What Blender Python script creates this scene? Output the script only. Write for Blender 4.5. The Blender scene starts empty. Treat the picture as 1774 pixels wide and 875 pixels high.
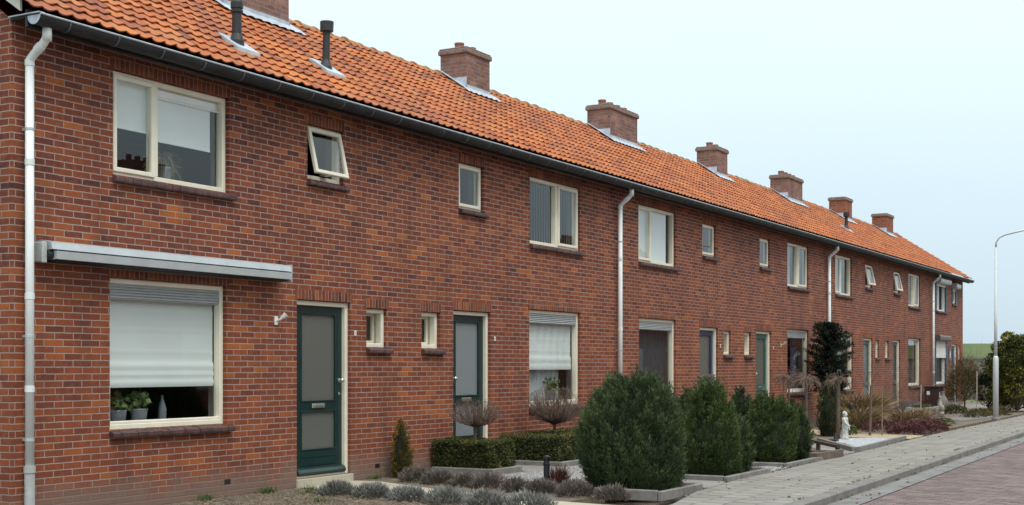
import bpy, bmesh, math, random
import numpy as np
R = math.radians
random.seed(7)
rng = np.random.default_rng(7)
sc = bpy.context.scene
C = sc.collection

# ------------------------------------------------------------------ camera
PHI = 0.5138
cam_d = bpy.data.cameras.new('camera')
cam = bpy.data.objects.new('camera', cam_d)
C.objects.link(cam)
cam.location = (0, -10.0, 1.44)
cam.rotation_euler = (R(90), 0, -(R(90) - PHI))
cam_d.sensor_width = 36
cam_d.lens = 36 * 2330.9 / 1774
cam_d.shift_y = (633.9 - 437.5) / 1774
cam_d.clip_start = 0.1
cam_d.clip_end = 3000
sc.camera = cam

# ------------------------------------------------------------------ sky, sun, exposure
SUN_EL, SUN_AZ = R(58), R(210)
w = bpy.data.worlds.new("World")
sc.world = w
w.use_nodes = True
wn, wl = w.node_tree.nodes, w.node_tree.links
bg = wn['Background']
sky = wn.new('ShaderNodeTexSky')
sky.sky_type = 'NISHITA'
sky.sun_disc = False
sky.sun_elevation = SUN_EL
sky.sun_rotation = SUN_AZ
sky.dust_density = 3.0
tc = wn.new('ShaderNodeTexCoord')
sep = wn.new('ShaderNodeSeparateXYZ')
wl.new(tc.outputs['Generated'], sep.inputs[0])
nz = wn.new('ShaderNodeTexNoise')
nz.inputs['Scale'].default_value = 2.2
nz.inputs['Detail'].default_value = 5
wl.new(tc.outputs['Generated'], nz.inputs['Vector'])
add = wn.new('ShaderNodeMath'); add.operation = 'MULTIPLY_ADD'
wl.new(nz.outputs['Fac'], add.inputs[0]); add.inputs[1].default_value = 0.10
wl.new(sep.outputs['Z'], add.inputs[2])
cr = wn.new('ShaderNodeValToRGB')          # pale high overcast, by elevation
cr.color_ramp.elements[0].position = 0.05
cr.color_ramp.elements[0].color = (4.9, 6.05, 6.8, 1)
cr.color_ramp.elements[1].position = 0.32
cr.color_ramp.elements[1].color = (7.3, 8.4, 8.8, 1)
for p_, c_ in ((.15, (5.7, 7.0, 7.7)), (.24, (6.6, 7.95, 8.45)), (.55, (8.0, 9.3, 9.6)), (.88, (13.0, 13.6, 13.8))):
    e = cr.color_ramp.elements.new(p_); e.color = (*c_, 1)
wl.new(add.outputs[0], cr.inputs[0])
mx = wn.new('ShaderNodeMix'); mx.data_type = 'RGBA'
mx.inputs[0].default_value = 0.93
wl.new(sky.outputs[0], mx.inputs[6]); wl.new(cr.outputs[0], mx.inputs[7])
wl.new(mx.outputs[2], bg.inputs['Color'])
bg.inputs['Strength'].default_value = 0.1
sun_d = bpy.data.lights.new('sun', 'SUN')
sun_d.energy = 1.35
sun_d.angle = R(22)
sun_d.color = (1.0, 0.95, 0.88)
sun = bpy.data.objects.new('sun', sun_d)
C.objects.link(sun)
sun.rotation_euler = (R(90) - SUN_EL, 0, R(180) - SUN_AZ)
sc.view_settings.view_transform = 'Standard'
sc.view_settings.look = 'None'
sc.view_settings.exposure = 0.38
sc.view_settings.gamma = 1

# ------------------------------------------------------------------ mesh helpers
class MB:
    def __init__(s): s.v = []; s.f = []; s.a = []
    def quad(s, p, a=0.5):
        n = len(s.v); s.v += [tuple(q) for q in p]; s.f.append(tuple(range(n, n + len(p)))); s.a.append(a); return s
    def box(s, x0, x1, y0, y1, z0, z1, a=0.5, b=0.0):
        x0, x1 = min(x0, x1), max(x0, x1); y0, y1 = min(y0, y1), max(y0, y1); z0, z1 = min(z0, z1), max(z0, z1)
        n = len(s.v)
        if b <= 0:
            s.v += [(x0, y0, z0), (x1, y0, z0), (x1, y1, z0), (x0, y1, z0), (x0, y0, z1), (x1, y0, z1), (x1, y1, z1), (x0, y1, z1)]
            fs = [(0, 3, 2, 1), (4, 5, 6, 7), (0, 1, 5, 4), (1, 2, 6, 5), (2, 3, 7, 6), (3, 0, 4, 7)]
        else:   # chamfered box: 24 verts
            b = min(b, (x1 - x0) * .45, (y1 - y0) * .45, (z1 - z0) * .45)
            idx = {}
            for i, X in enumerate((x0, x1)):
                for j, Y in enumerate((y0, y1)):
                    for k, Z in enumerate((z0, z1)):
                        sx, sy, sz = (b if i == 0 else -b), (b if j == 0 else -b), (b if k == 0 else -b)
                        idx[i, j, k, 0] = len(s.v) - n; s.v.append((X, Y + sy, Z + sz))
                        idx[i, j, k, 1] = len(s.v) - n; s.v.append((X + sx, Y, Z + sz))
                        idx[i, j, k, 2] = len(s.v) - n; s.v.append((X + sx, Y + sy, Z))
            fs = []
            for i in (0, 1):
                q = [(i, 0, 0, 0), (i, 1, 0, 0), (i, 1, 1, 0), (i, 0, 1, 0)]; fs.append([idx[t] for t in (q if i else q[::-1])])
                q = [(0, i, 0, 1), (1, i, 0, 1), (1, i, 1, 1), (0, i, 1, 1)]; fs.append([idx[t] for t in (q if not i else q[::-1])])
                q = [(0, 0, i, 2), (1, 0, i, 2), (1, 1, i, 2), (0, 1, i, 2)]; fs.append([idx[t] for t in (q if i else q[::-1])])
            for i in (0, 1):
                for j in (0, 1):
                    fs.append([idx[i, j, 0, 0], idx[i, j, 1, 0], idx[i, j, 1, 1], idx[i, j, 0, 1]])
                    fs.append([idx[i, 0, j, 0], idx[i, 1, j, 0], idx[i, 1, j, 2], idx[i, 0, j, 2]])
                    fs.append([idx[0, i, j, 1], idx[1, i, j, 1], idx[1, i, j, 2], idx[0, i, j, 2]])
                    for k in (0, 1): fs.append([idx[i, j, k, 0], idx[i, j, k, 1], idx[i, j, k, 2]])
        for f in fs: s.f.append(tuple(n + t for t in f)); s.a.append(a)
        return s
    def prism(s, prof, axis, c0, c1, a=0.5):
        """closed outline extruded along an axis; prof holds the other two coordinates"""
        def P(u, v, c):
            return (c, u, v) if axis == 'x' else ((u, c, v) if axis == 'y' else (u, v, c))
        n = len(s.v); m = len(prof)
        s.v += [P(u, v, c0) for u, v in prof] + [P(u, v, c1) for u, v in prof]
        for i in range(m):
            j = (i + 1) % m; s.f.append((n + i, n + j, n + m + j, n + m + i)); s.a.append(a)
        s.f.append(tuple(n + i for i in range(m))[::-1]); s.a.append(a)
        s.f.append(tuple(n + m + i for i in range(m))); s.a.append(a)
        return s
    def tube(s, pts, rad, n=8, a=0.5, cap=True):
        pts = [np.array(p, float) for p in pts]
        if not hasattr(rad, '__len__'): rad = [rad] * len(pts)
        base = len(s.v); prev = None
        for i, p in enumerate(pts):
            d = (pts[min(i + 1, len(pts) - 1)] - pts[max(i - 1, 0)]); d = d / (np.linalg.norm(d) + 1e-9)
            if prev is None:
                u = np.cross(d, (0, 0, 1.0) if abs(d[2]) < .9 else (0, 1.0, 0))
            else:
                u = prev - d * prev.dot(d)
            u /= (np.linalg.norm(u) + 1e-9); prev = u; v = np.cross(d, u)
            for k in range(n):
                t = 2 * math.pi * k / n
                s.v.append(tuple(p + rad[i] * (math.cos(t) * u + math.sin(t) * v)))
        for i in range(len(pts) - 1):
            for k in range(n):
                k2 = (k + 1) % n
                s.f.append((base + i * n + k, base + i * n + k2, base + (i + 1) * n + k2, base + (i + 1) * n + k)); s.a.append(a)
        if cap:
            s.f.append(tuple(base + k for k in range(n))[::-1]); s.a.append(a)
            o = base + (len(pts) - 1) * n; s.f.append(tuple(o + k for k in range(n))); s.a.append(a)
        return s
    def lathe(s, cx, cy, prof, n=20, a=0.5, fold=None, sx=1, sy=1):
        base = len(s.v)
        for r, z in prof:
            for k in range(n):
                t = 2 * math.pi * k / n
                rr = r * (1 + (fold(t, z) if fold else 0))
                s.v.append((cx + rr * sx * math.cos(t), cy + rr * sy * math.sin(t), z))
        for i in range(len(prof) - 1):
            for k in range(n):
                k2 = (k + 1) % n
                s.f.append((base + i * n + k, base + i * n + k2, base + (i + 1) * n + k2, base + (i + 1) * n + k)); s.a.append(a)
        s.f.append(tuple(base + k for k in range(n))[::-1]); s.a.append(a)
        o = base + (len(prof) - 1) * n; s.f.append(tuple(o + k for k in range(n))); s.a.append(a)
        return s
    def blades(s, P, D, L, W, A=None, bend=None, diamond=False):
        """many thin leaf shapes: base points P, unit directions D, lengths L, widths W"""
        m = len(P); D = D / (np.linalg.norm(D, axis=1, keepdims=True) + 1e-9)
        rd = rng.normal(size=(m, 3)); S = np.cross(D, rd); S /= (np.linalg.norm(S, axis=1, keepdims=True) + 1e-9)
        L = np.broadcast_to(L, m)[:, None]; W = np.broadcast_to(W, m)[:, None]
        mid = P + D * L * (.45 if diamond else .4); tip = P + D * L
        if bend is not None: tip = tip + bend * L
        V = np.stack([P, mid + S * W * .5, tip, mid - S * W * .5], 1).reshape(-1, 3)
        n = len(s.v); s.v += [tuple(q) for q in V.tolist()]
        s.f += [(n + 4 * i, n + 4 * i + 1, n + 4 * i + 2, n + 4 * i + 3) for i in range(m)]
        if A is None: A = rng.random(m)
        s.a += list(map(float, np.broadcast_to(A, m)))
        return s
    def build(s, name, m, parent=None, smooth=False, shift=(0, 0, 0)):
        """link as ONE mesh object; vertices are given in world space"""
        o3 = ORG.get(parent.name, (0, 0, 0)) if parent else shift
        V = [(x - o3[0], y - o3[1], z - o3[2]) for x, y, z in s.v]
        me = bpy.data.meshes.new(name); me.from_pydata(V, [], [tuple(f) for f in s.f])
        at = me.attributes.new('rnd', 'FLOAT', 'FACE'); at.data.foreach_set('value', np.array(s.a, np.float32))
        if smooth: me.polygons.foreach_set('use_smooth', [True] * len(me.polygons))
        if isinstance(m, (list, tuple)):
            for q in m: me.materials.append(q)
        else: me.materials.append(m)
        if getattr(s, 'weld', False):
            bm = bmesh.new(); bm.from_mesh(me); bmesh.ops.remove_doubles(bm, verts=bm.verts, dist=.0005); bm.to_mesh(me); bm.free()
        me.update()
        o = bpy.data.objects.new(name, me); C.objects.link(o)
        if parent: o.parent = parent; ORG[o.name] = o3
        else: o.location = o3; ORG[o.name] = o3
        return o

ORG = {}
def thing(name, loc, label, cat, group=None):
    o = bpy.data.objects.new(name, None); C.objects.link(o); o.location = loc; o.empty_display_size = .2
    ORG[o.name] = loc
    return tag(o, label, cat, group)
def tag(o, label=None, cat=None, group=None, kind=None):
    if label: o['label'] = label
    if cat: o['category'] = cat
    if group: o['group'] = group
    if kind: o['kind'] = kind
    return o
def copy_tree(src, parent=None):
    c = src.copy(); C.objects.link(c)
    if parent: c.parent = parent
    ORG[c.name] = ORG.get(src.name, (0, 0, 0))
    for ch in list(src.children): copy_tree(ch, c)
    return c

# ------------------------------------------------------------------ materials
class NT:
    def __init__(s, name):
        s.m = bpy.data.materials.new(name); s.m.use_nodes = True
        s.t = s.m.node_tree; s.b = s.t.nodes['Principled BSDF']
    def n(s, typ, **kw):
        o = s.t.nodes.new(typ)
        for k, v in kw.items(): setattr(o, k, v)
        return o
    def l(s, a, b): s.t.links.new(a, b)
    def math(s, op, a, b=None, c=None):
        o = s.n('ShaderNodeMath', operation=op)
        for i, q in enumerate((a, b, c)):
            if q is None: continue
            if isinstance(q, (int, float)): o.inputs[i].default_value = q
            else: s.l(q, o.inputs[i])
        return o.outputs[0]
    def noise(s, vec, scale, detail=3, rough=.55):
        o = s.n('ShaderNodeTexNoise'); o.inputs['Scale'].default_value = scale
        o.inputs['Detail'].default_value = detail; o.inputs['Roughness'].default_value = rough
        s.l(vec, o.inputs['Vector']); return o.outputs['Fac']
    def ramp(s, fac, stops, mode='LINEAR'):
        o = s.n('ShaderNodeValToRGB'); o.color_ramp.interpolation = mode
        el = o.color_ramp.elements
        while len(el) < len(stops): el.new(.5)
        for q, (p, c) in zip(el, stops): q.position = p; q.color = (c[0], c[1], c[2], 1) if hasattr(c, '__len__') else (c, c, c, 1)
        s.l(fac, o.inputs[0]); return o.outputs[0]
    def mix(s, fac, a, b, bt='MIX'):
        o = s.n('ShaderNodeMix', data_type='RGBA', blend_type=bt)
        for i, q in ((0, fac), (6, a), (7, b)):
            if isinstance(q, (int, float)): o.inputs[i].default_value = q
            elif isinstance(q, tuple): o.inputs[i].default_value = (q[0], q[1], q[2], 1)
            else: s.l(q, o.inputs[i])
        return o.outputs[2]
    def pos(s):
        return s.n('ShaderNodeNewGeometry').outputs['Position']
    def attr(s):
        return s.n('ShaderNodeAttribute', attribute_name='rnd').outputs['Fac']
    def bump(s, h, strength=.5, dist=.01):
        o = s.n('ShaderNodeBump'); o.inputs['Strength'].default_value = strength; o.inputs['Distance'].default_value = dist
        s.l(h, o.inputs['Height']); s.l(o.outputs[0], s.b.inputs['Normal'])
    def col(s, c): s.l(c, s.b.inputs['Base Color'])
    def rough(s, v):
        if isinstance(v, (int, float)): s.b.inputs['Roughness'].default_value = v
        else: s.l(v, s.b.inputs['Roughness'])

def plain(name, c, rough=.6, var=.12, scale=8, metal=0, bump=0, dirt=None, spec=.5):
    t = NT(name); p = t.pos(); n = t.noise(p, scale, 4)
    lo = tuple(max(0, q * (1 - var)) for q in c); hi = tuple(q * (1 + var) for q in c)
    col = t.ramp(n, [(.3, lo), (.7, hi)])
    if dirt:
        d = t.ramp(t.noise(p, dirt[1], 6, .7), [(dirt[2], 0), (dirt[2] + .18, 1)])
        col = t.mix(d, col, tuple(dirt[0]))
    t.col(col); t.rough(rough); t.b.inputs['Metallic'].default_value = metal
    t.b.inputs['Specular IOR Level'].default_value = spec
    if bump: t.bump(t.noise(p, scale * 6, 4), bump, .004)
    return t.m

def brick(name, L, H, palette, mortar, j=.005, swap=False, base_smear=False, wob=.0035, warm=True, value=1.0):
    t = NT(name); p = t.pos()
    sp = t.n('ShaderNodeSeparateXYZ'); t.l(p, sp.inputs[0])
    wn_ = t.n('ShaderNodeTexNoise'); wn_.inputs['Scale'].default_value = 9; wn_.inputs['Detail'].default_value = 2
    t.l(p, wn_.inputs['Vector'])
    ws = t.n('ShaderNodeSeparateColor'); t.l(wn_.outputs['Color'], ws.inputs[0])
    dx = t.math('MULTIPLY', t.math('SUBTRACT', ws.outputs[0], .5), wob * 4)
    dz = t.math('MULTIPLY', t.math('SUBTRACT', ws.outputs[1], .5), wob * 2)
    hx = t.math('ADD', t.math('ADD', sp.outputs[0], sp.outputs[1]), dx)
    hz = t.math('ADD', sp.outputs[2], dz)
    U, V = (hz, hx) if swap else (hx, hz)
    v = t.math('DIVIDE', V, H); row = t.math('FLOOR', v); fv = t.math('FRACT', v)
    off = t.math('MULTIPLY', t.math('FLOORED_MODULO', row, 2), 0.0 if swap else .5)
    rw = t.n('ShaderNodeTexWhiteNoise', noise_dimensions='1D'); t.l(row, rw.inputs['W'])
    jit = t.math('MULTIPLY', t.math('SUBTRACT', rw.outputs['Value'], .5), 0 if swap else .10)
    u = t.math('ADD', t.math('ADD', t.math('DIVIDE', U, L), off), jit)
    colI = t.math('FLOOR', u); fu = t.math('FRACT', u)
    cb = t.n('ShaderNodeCombineXYZ'); t.l(row, cb.inputs[0]); t.l(colI, cb.inputs[1])
    w2 = t.n('ShaderNodeTexWhiteNoise', noise_dimensions='3D'); t.l(cb.outputs[0], w2.inputs['Vector'])
    du = t.math('MULTIPLY', t.math('MINIMUM', fu, t.math('SUBTRACT', 1, fu)), L)
    dv = t.math('MULTIPLY', t.math('MINIMUM', fv, t.math('SUBTRACT', 1, fv)), H)
    d = t.math('MINIMUM', du, dv)
    d = t.math('ADD', d, t.math('MULTIPLY', t.math('SUBTRACT', t.noise(p, 70, 2), .5), .005))
    mr = t.n('ShaderNodeMapRange', interpolation_type='SMOOTHSTEP'); t.l(d, mr.inputs[0])
    mr.inputs[1].default_value = j - .0015; mr.inputs[2].default_value = j + .002
    mask = mr.outputs[0]
    big = t.noise(p, .55, 4, .6)
    # shift the brick's own random value by a large slow noise so batches of bricks differ
    w3 = t.n('ShaderNodeSeparateColor'); t.l(w2.outputs['Color'], w3.inputs[0])   # mean of two draws: few bricks at either extreme
    rv = t.math('ADD', t.math('MULTIPLY', t.math('ADD', w3.outputs[0], w3.outputs[1]), .5), t.math('MULTIPLY', t.math('SUBTRACT', big, .5), .8))
    bc = t.ramp(rv, palette)
    inner = t.noise(p, 28, 4, .65)
    bc = t.mix(t.ramp(inner, [(.35, 0), (.75, .55)]), bc, t.mix(.5, bc, (.03 * value, .018 * value, .02 * value)))
    bc = t.mix(t.ramp(t.noise(p, 14, 3), [(.50, 0), (.72, .42)]), bc, (.42 * value, .12 * value, .035 * value))
    if warm:   # colour gets redder towards the lower courses
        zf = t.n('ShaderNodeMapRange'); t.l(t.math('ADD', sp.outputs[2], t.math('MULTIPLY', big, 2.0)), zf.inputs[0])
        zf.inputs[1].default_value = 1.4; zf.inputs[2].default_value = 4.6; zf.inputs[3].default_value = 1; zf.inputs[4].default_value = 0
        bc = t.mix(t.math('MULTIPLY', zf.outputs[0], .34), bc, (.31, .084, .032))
    mc = t.mix(t.noise(p, 5, 4), tuple(q * .75 for q in mortar), tuple(q * 1.15 for q in mortar))
    c = t.mix(mask, mc, bc)
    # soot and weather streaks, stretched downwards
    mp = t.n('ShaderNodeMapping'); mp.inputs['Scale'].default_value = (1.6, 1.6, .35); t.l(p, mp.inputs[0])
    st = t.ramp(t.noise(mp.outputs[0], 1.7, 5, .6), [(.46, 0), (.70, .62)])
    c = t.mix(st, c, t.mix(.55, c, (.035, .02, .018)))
    if base_smear:
        zz = t.n('ShaderNodeMapRange'); t.l(t.math('ADD', sp.outputs[2], t.math('MULTIPLY', t.noise(p, 2.2, 4), .5)), zz.inputs[0])
        zz.inputs[1].default_value = .34; zz.inputs[2].default_value = .62; zz.inputs[3].default_value = .85; zz.inputs[4].default_value = 0
        c = t.mix(zz.outputs[0], c, (.20, .145, .12))
        ef = t.ramp(t.noise(p, 6, 5, .7), [(.66, 0), (.76, .35)])
        c = t.mix(ef, c, (.34, .2, .15))
    t.col(c); t.rough(.88); t.b.inputs['Specular IOR Level'].default_value = .25
    t.bump(t.math('ADD', mask, t.math('MULTIPLY', inner, .35)), .55, .006)
    return t.m

PAL = [(0.0, (.075, .030, .029)), (.2, (.125, .040, .030)), (.38, (.172, .050, .030)), (.6, (.222, .062, .030)), (.8, (.285, .083, .031)), (1.0, (.42, .130, .034))]
PALC = [(0.0, (.14, .088, .080)), (.4, (.19, .115, .10)), (.8, (.25, .155, .13)), (1, (.31, .205, .17))]
M = {}
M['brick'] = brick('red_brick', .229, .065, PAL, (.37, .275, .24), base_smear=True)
M['soldier'] = brick('soldier_brick', .30, .0655, PAL, (.30, .22, .18), swap=True, warm=False)
M['chim'] = brick('chimney_brick', .229, .065, PALC, (.27, .21, .19), warm=False, value=1.5)
M['chimred'] = brick('chimney_red_brick', .229, .065, [(0, (.16, .06, .04)), (.5, (.27, .09, .05)), (1, (.36, .12, .06))], (.3, .2, .16), warm=False)
t = NT('roof_tile'); a = t.attr(); p = t.pos()
c = t.ramp(a, [(0, (.17, .062, .042)), (.2, (.30, .090, .036)), (.5, (.43, .125, .038)), (.8, (.52, .175, .045)), (1, (.44, .18, .07))])
c = t.mix(t.ramp(t.noise(p, 1.1, 4), [(.40, 0), (.68, .55)]), c, (.24, .095, .06))
c = t.mix(t.ramp(t.noise(p, 13, 5, .7), [(.55, 0), (.72, .55)]), c, (.16, .075, .05))
c = t.mix(t.ramp(t.noise(p, 22, 4, .7), [(.66, 0), (.74, .7)]), c, (.33, .30, .10))
t.col(c); t.rough(.75); t.b.inputs['Specular IOR Level'].default_value = .35; t.bump(t.noise(p, 60, 3), .25, .004); M['tile'] = t.m
t = NT('ridge_tile'); a = t.attr(); p = t.pos()
c = t.ramp(a, [(0, (.30, .12, .06)), (.6, (.44, .17, .07)), (1, (.5, .24, .1))])
c = t.mix(t.ramp(t.noise(p, 7, 5, .7), [(.42, 0), (.58, .85)]), c, (.27, .23, .10))
c = t.mix(t.ramp(t.noise(p, 16, 4), [(.6, 0), (.7, .7)]), c, (.10, .085, .05))
t.col(c); t.rough(.9); t.bump(t.noise(p, 50, 3), .5, .008); M['ridge'] = t.m
M['gutter'] = plain('gutter_zinc', (.022, .024, .027), .55, .35, 5, 0, 0, ((.05, .05, .052), 2.5, .62), spec=.35)
M['lip'] = plain('gutter_lip_zinc', (.42, .46, .50), .4, .2, 12, .2)
M['lead'] = plain('lead_flashing', (.44, .50, .56), .55, .22, 7, .1, .1)
M['pvc'] = plain('downpipe_pvc', (.74, .78, .77), .4, .08, 3, 0, 0, ((.38, .40, .38), 5, .62))
M['pvcgrey'] = plain('pipe_shoe', (.42, .44, .43), .6, .15, 6, 0, .1, ((.25, .25, .22), 9, .55))
M['cream'] = plain('cream_paint', (.79, .755, .62), .42, .05, 5, 0, 0, ((.5, .46, .33), 9, .68))
M['white'] = plain('white_paint', (.80, .80, .77), .42, .05, 5)
M['green'] = plain('dark_green_paint', (.006, .028, .027), .3, .2, 6)
M['blue'] = plain('dark_blue_paint', (.016, .030, .095), .3, .2, 6)
M['teal'] = plain('teal_paint', (.035, .13, .11), .35, .2, 6)
M['greydoor'] = plain('grey_green_paint', (.10, .13, .11), .4, .2, 6)
M['browndoor'] = plain('grey_brown_paint', (.11, .085, .085), .4, .2, 6)
M['slate'] = plain('slate_blue_paint', (.07, .15, .21), .4, .2, 6)
M['sill'] = plain('glazed_sill_brick', (.085, .045, .042), .5, .5, 9, 0, .3, ((.16, .13, .11), 14, .6))
M['alu'] = plain('aluminium', (.52, .56, .58), .4, .08, 4, .35, 0, ((.36, .38, .39), 6, .6))
M['grille'] = plain('grille_grey', (.40, .42, .43), .5, .08, 8)
M['steel'] = plain('bright_steel', (.55, .55, .52), .25, .1, 9, .8)
M['black'] = plain('black_plastic', (.018, .019, .021), .5, .3, 6)
M['dkmetal'] = plain('dark_metal', (.016, .018, .020), .5, .3, 9)
M['blind'] = plain('white_blind', (.70, .76, .75), .85, .03, 2)
M['curtainblue'] = plain('blue_curtain', (.05, .05, .12), .9, .3, 7)
M['darknet'] = plain('dark_net_curtain', (.028, .042, .052), .9, .3, 5)
M['net'] = plain('net_curtain', (.36, .40, .41), .9, .12, 5)
M['inner'] = plain('room_plaster', (.16, .15, .135), .9, .15, 2)
M['board'] = plain('inner_sill', (.45, .43, .40), .5, .05, 3)
M['frost'] = None
M['verge'] = plain('verge_board', (.50, .50, .44), .6, .15, 4, 0, 0, ((.25, .25, .2), 8, .55))
M['soffit'] = plain('dark_wood', (.03, .024, .02), .8, .3, 6)
M['conc'] = plain('grey_concrete', (.21, .20, .19), .9, .25, 7, 0, .4, ((.11, .11, .09), 12, .58))
M['kerb'] = plain('kerb_concrete', (.195, .185, .172), .9, .22, 4, 0, .4, ((.18, .17, .16), 9, .56))
M['terracotta'] = plain('clay_pot', (.25, .11, .075), .9, .2, 12, 0, .2)
M['capm'] = plain('mossy_chimney_cap', (.21, .15, .13), .95, .3, 14, 0, .5, ((.20, .20, .07), 5, .54))
M['pot'] = plain('glazed_grey_pot', (.17, .20, .23), .35, .15, 8)
M['leafp'] = plain('houseplant_leaf', (.10, .16, .05), .5, .5, 18)
M['stone'] = plain('pale_stone', (.42, .40, .34), .9, .2, 12, 0, .4, ((.2, .2, .15), 16, .58))
M['statue'] = plain('white_statue', (.62, .63, .60), .75, .12, 10, 0, .2, ((.16, .17, .14), 16, .50))
M['timber'] = plain('weathered_timber', (.14, .11, .09), .9, .35, 11, 0, .4)
M['dktimber'] = plain('dark_timber', (.07, .045, .035), .85, .35, 11, 0, .4)
M['bark'] = plain('bark', (.13, .10, .075), .95, .35, 25, 0, .6)
M['twig'] = plain('bare_twig', (.17, .115, .09), .9, .35, 15)
M['stake'] = plain('tree_stake', (.24, .17, .11), .9, .25, 12)
M['lamp'] = plain('lamp_post_paint', (.62, .66, .67), .4, .06, 2)
M['fence'] = plain('fence_board', (.25, .225, .20), .9, .3, 5, 0, .3)
M['brownbox'] = plain('brown_plastic', (.045, .022, .018), .45, .2, 5)

def glass(name, tint=(1, 1, 1), rough=0.0, op=0.0, opc=(.3, .34, .34), bumpy=0):
    t = NT(name); t.t.nodes.remove(t.b)
    out = [q for q in t.t.nodes if q.type == 'OUTPUT_MATERIAL'][0]
    tr = t.n('ShaderNodeBsdfTransparent'); tr.inputs[0].default_value = (*tint, 1)
    gl = t.n('ShaderNodeBsdfGlossy'); gl.inputs['Roughness'].default_value = rough
    lw = t.n('ShaderNodeLayerWeight'); lw.inputs['Blend'].default_value = .5   # thin pane: same reflectance from both sides
    frv = t.math('MULTIPLY_ADD', t.math('POWER', lw.outputs['Facing'], 4.2), .90, .085)
    if bumpy:
        b = t.n('ShaderNodeBump'); b.inputs['Strength'].default_value = bumpy; b.inputs['Distance'].default_value = .02
        t.l(t.noise(t.pos(), 2.2 if rough == 0 else 40, 2), b.inputs['Height']); t.l(b.outputs[0], gl.inputs['Normal'])
    base = tr
    if op:
        df = t.n('ShaderNodeBsdfDiffuse'); df.inputs[0].default_value = (*opc, 1)
        m0 = t.n('ShaderNodeMixShader'); m0.inputs[0].default_value = op
        t.l(tr.outputs[0], m0.inputs[1]); t.l(df.outputs[0], m0.inputs[2]); base = m0
    ms = t.n('ShaderNodeMixShader'); t.l(frv, ms.inputs[0]); t.l(base.outputs[0], ms.inputs[1]); t.l(gl.outputs[0], ms.inputs[2])
    t.l(ms.outputs[0], out.inputs[0]); return t.m
M['glass'] = glass('window_glass', (.97, .985, .98), 0, bumpy=.02)
M['frost'] = glass('frosted_glass', (.5, .55, .5), .18, .62, (.19, .20, .185), .25)
M['frostw'] = glass('frosted_pale_glass', (.5, .55, .55), .15, .72, (.30, .34, .36), .2)

def foliage(name, stops, rough=.6, trans=.0, big=1.5):
    t = NT(name); a = t.attr(); p = t.pos()
    f = t.math('ADD', t.math('MULTIPLY', a, .6), t.math('MULTIPLY', t.noise(p, big * 4, 3), .4))
    t.col(t.ramp(f, stops)); t.rough(rough); t.b.inputs['Specular IOR Level'].default_value = .25
    return t.m
M['juniper'] = foliage('juniper_foliage', [(.15, (.018, .031, .014)), (.4, (.038, .061, .026)), (.62, (.070, .104, .042)), (.85, (.135, .18, .072))])
M['juniper2'] = foliage('juniper_foliage_warm', [(.15, (.020, .034, .012)), (.4, (.045, .072, .024)), (.62, (.080, .118, .034)), (.85, (.135, .18, .055))])
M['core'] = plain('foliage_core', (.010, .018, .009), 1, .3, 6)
M['box'] = foliage('box_hedge_leaf', [(.15, (.014, .022, .008)), (.38, (.036, .050, .015)), (.6, (.085, .095, .028)), (.8, (.21, .18, .06))])
M['lav'] = foliage('lavender_leaf', [(.15, (.085, .075, .075)), (.4, (.18, .175, .165)), (.65, (.28, .295, .27)), (.85, (.40, .43, .40))])
M['lavb'] = foliage('faded_lavender', [(.15, (.065, .052, .045)), (.4, (.135, .112, .098)), (.65, (.215, .185, .165)), (.85, (.32, .30, .26))])
M['gold'] = foliage('golden_conifer', [(.15, (.035, .026, .006)), (.4, (.10, .068, .012)), (.65, (.16, .11, .018)), (.85, (.13, .13, .03))])
M['fir'] = foliage('dark_fir', [(.15, (.004, .008, .005)), (.45, (.010, .020, .011)), (.75, (.020, .036, .016)), (.95, (.04, .06, .02))])
M['olive'] = foliage('olive_conifer', [(.15, (.022, .028, .012)), (.45, (.055, .062, .026)), (.75, (.09, .095, .04))])
M['straw'] = foliage('dry_grass', [(.15, (.13, .088, .048)), (.45, (.26, .185, .10)), (.75, (.38, .29, .17)), (.95, (.50, .42, .28))])
M['heath'] = foliage('purple_heather', [(.15, (.035, .012, .014)), (.45, (.10, .035, .038)), (.75, (.19, .085, .08)), (.95, (.34, .22, .18))])
M['redshrub'] = foliage('red_stems', [(.15, (.05, .018, .016)), (.6, (.12, .04, .032)), (.95, (.2, .09, .06))])
M['sage'] = foliage('striped_grass', [(.15, (.05, .055, .022)), (.5, (.14, .13, .06)), (.85, (.30, .27, .15))])
M['broom'] = foliage('broom_twigs', [(.15, (.05, .035, .014)), (.5, (.12, .085, .03)), (.85, (.20, .15, .05))])
M['vari'] = foliage('variegated_leaf', [(.2, (.014, .024, .007)), (.45, (.04, .055, .012)), (.62, (.10, .11, .02)), (.82, (.36, .31, .04))])
M['darkleaf'] = foliage('dark_evergreen', [(.2, (.010, .016, .008)), (.6, (.03, .042, .016)), (.9, (.06, .08, .026))])
M['grass'] = foliage('grass_blade', [(.2, (.04, .07, .015)), (.6, (.08, .13, .03)), (.9, (.16, .2, .06))])
M['mosslow'] = foliage('low_plants', [(.2, (.04, .035, .015)), (.5, (.10, .085, .03)), (.8, (.17, .15, .05))])

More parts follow.
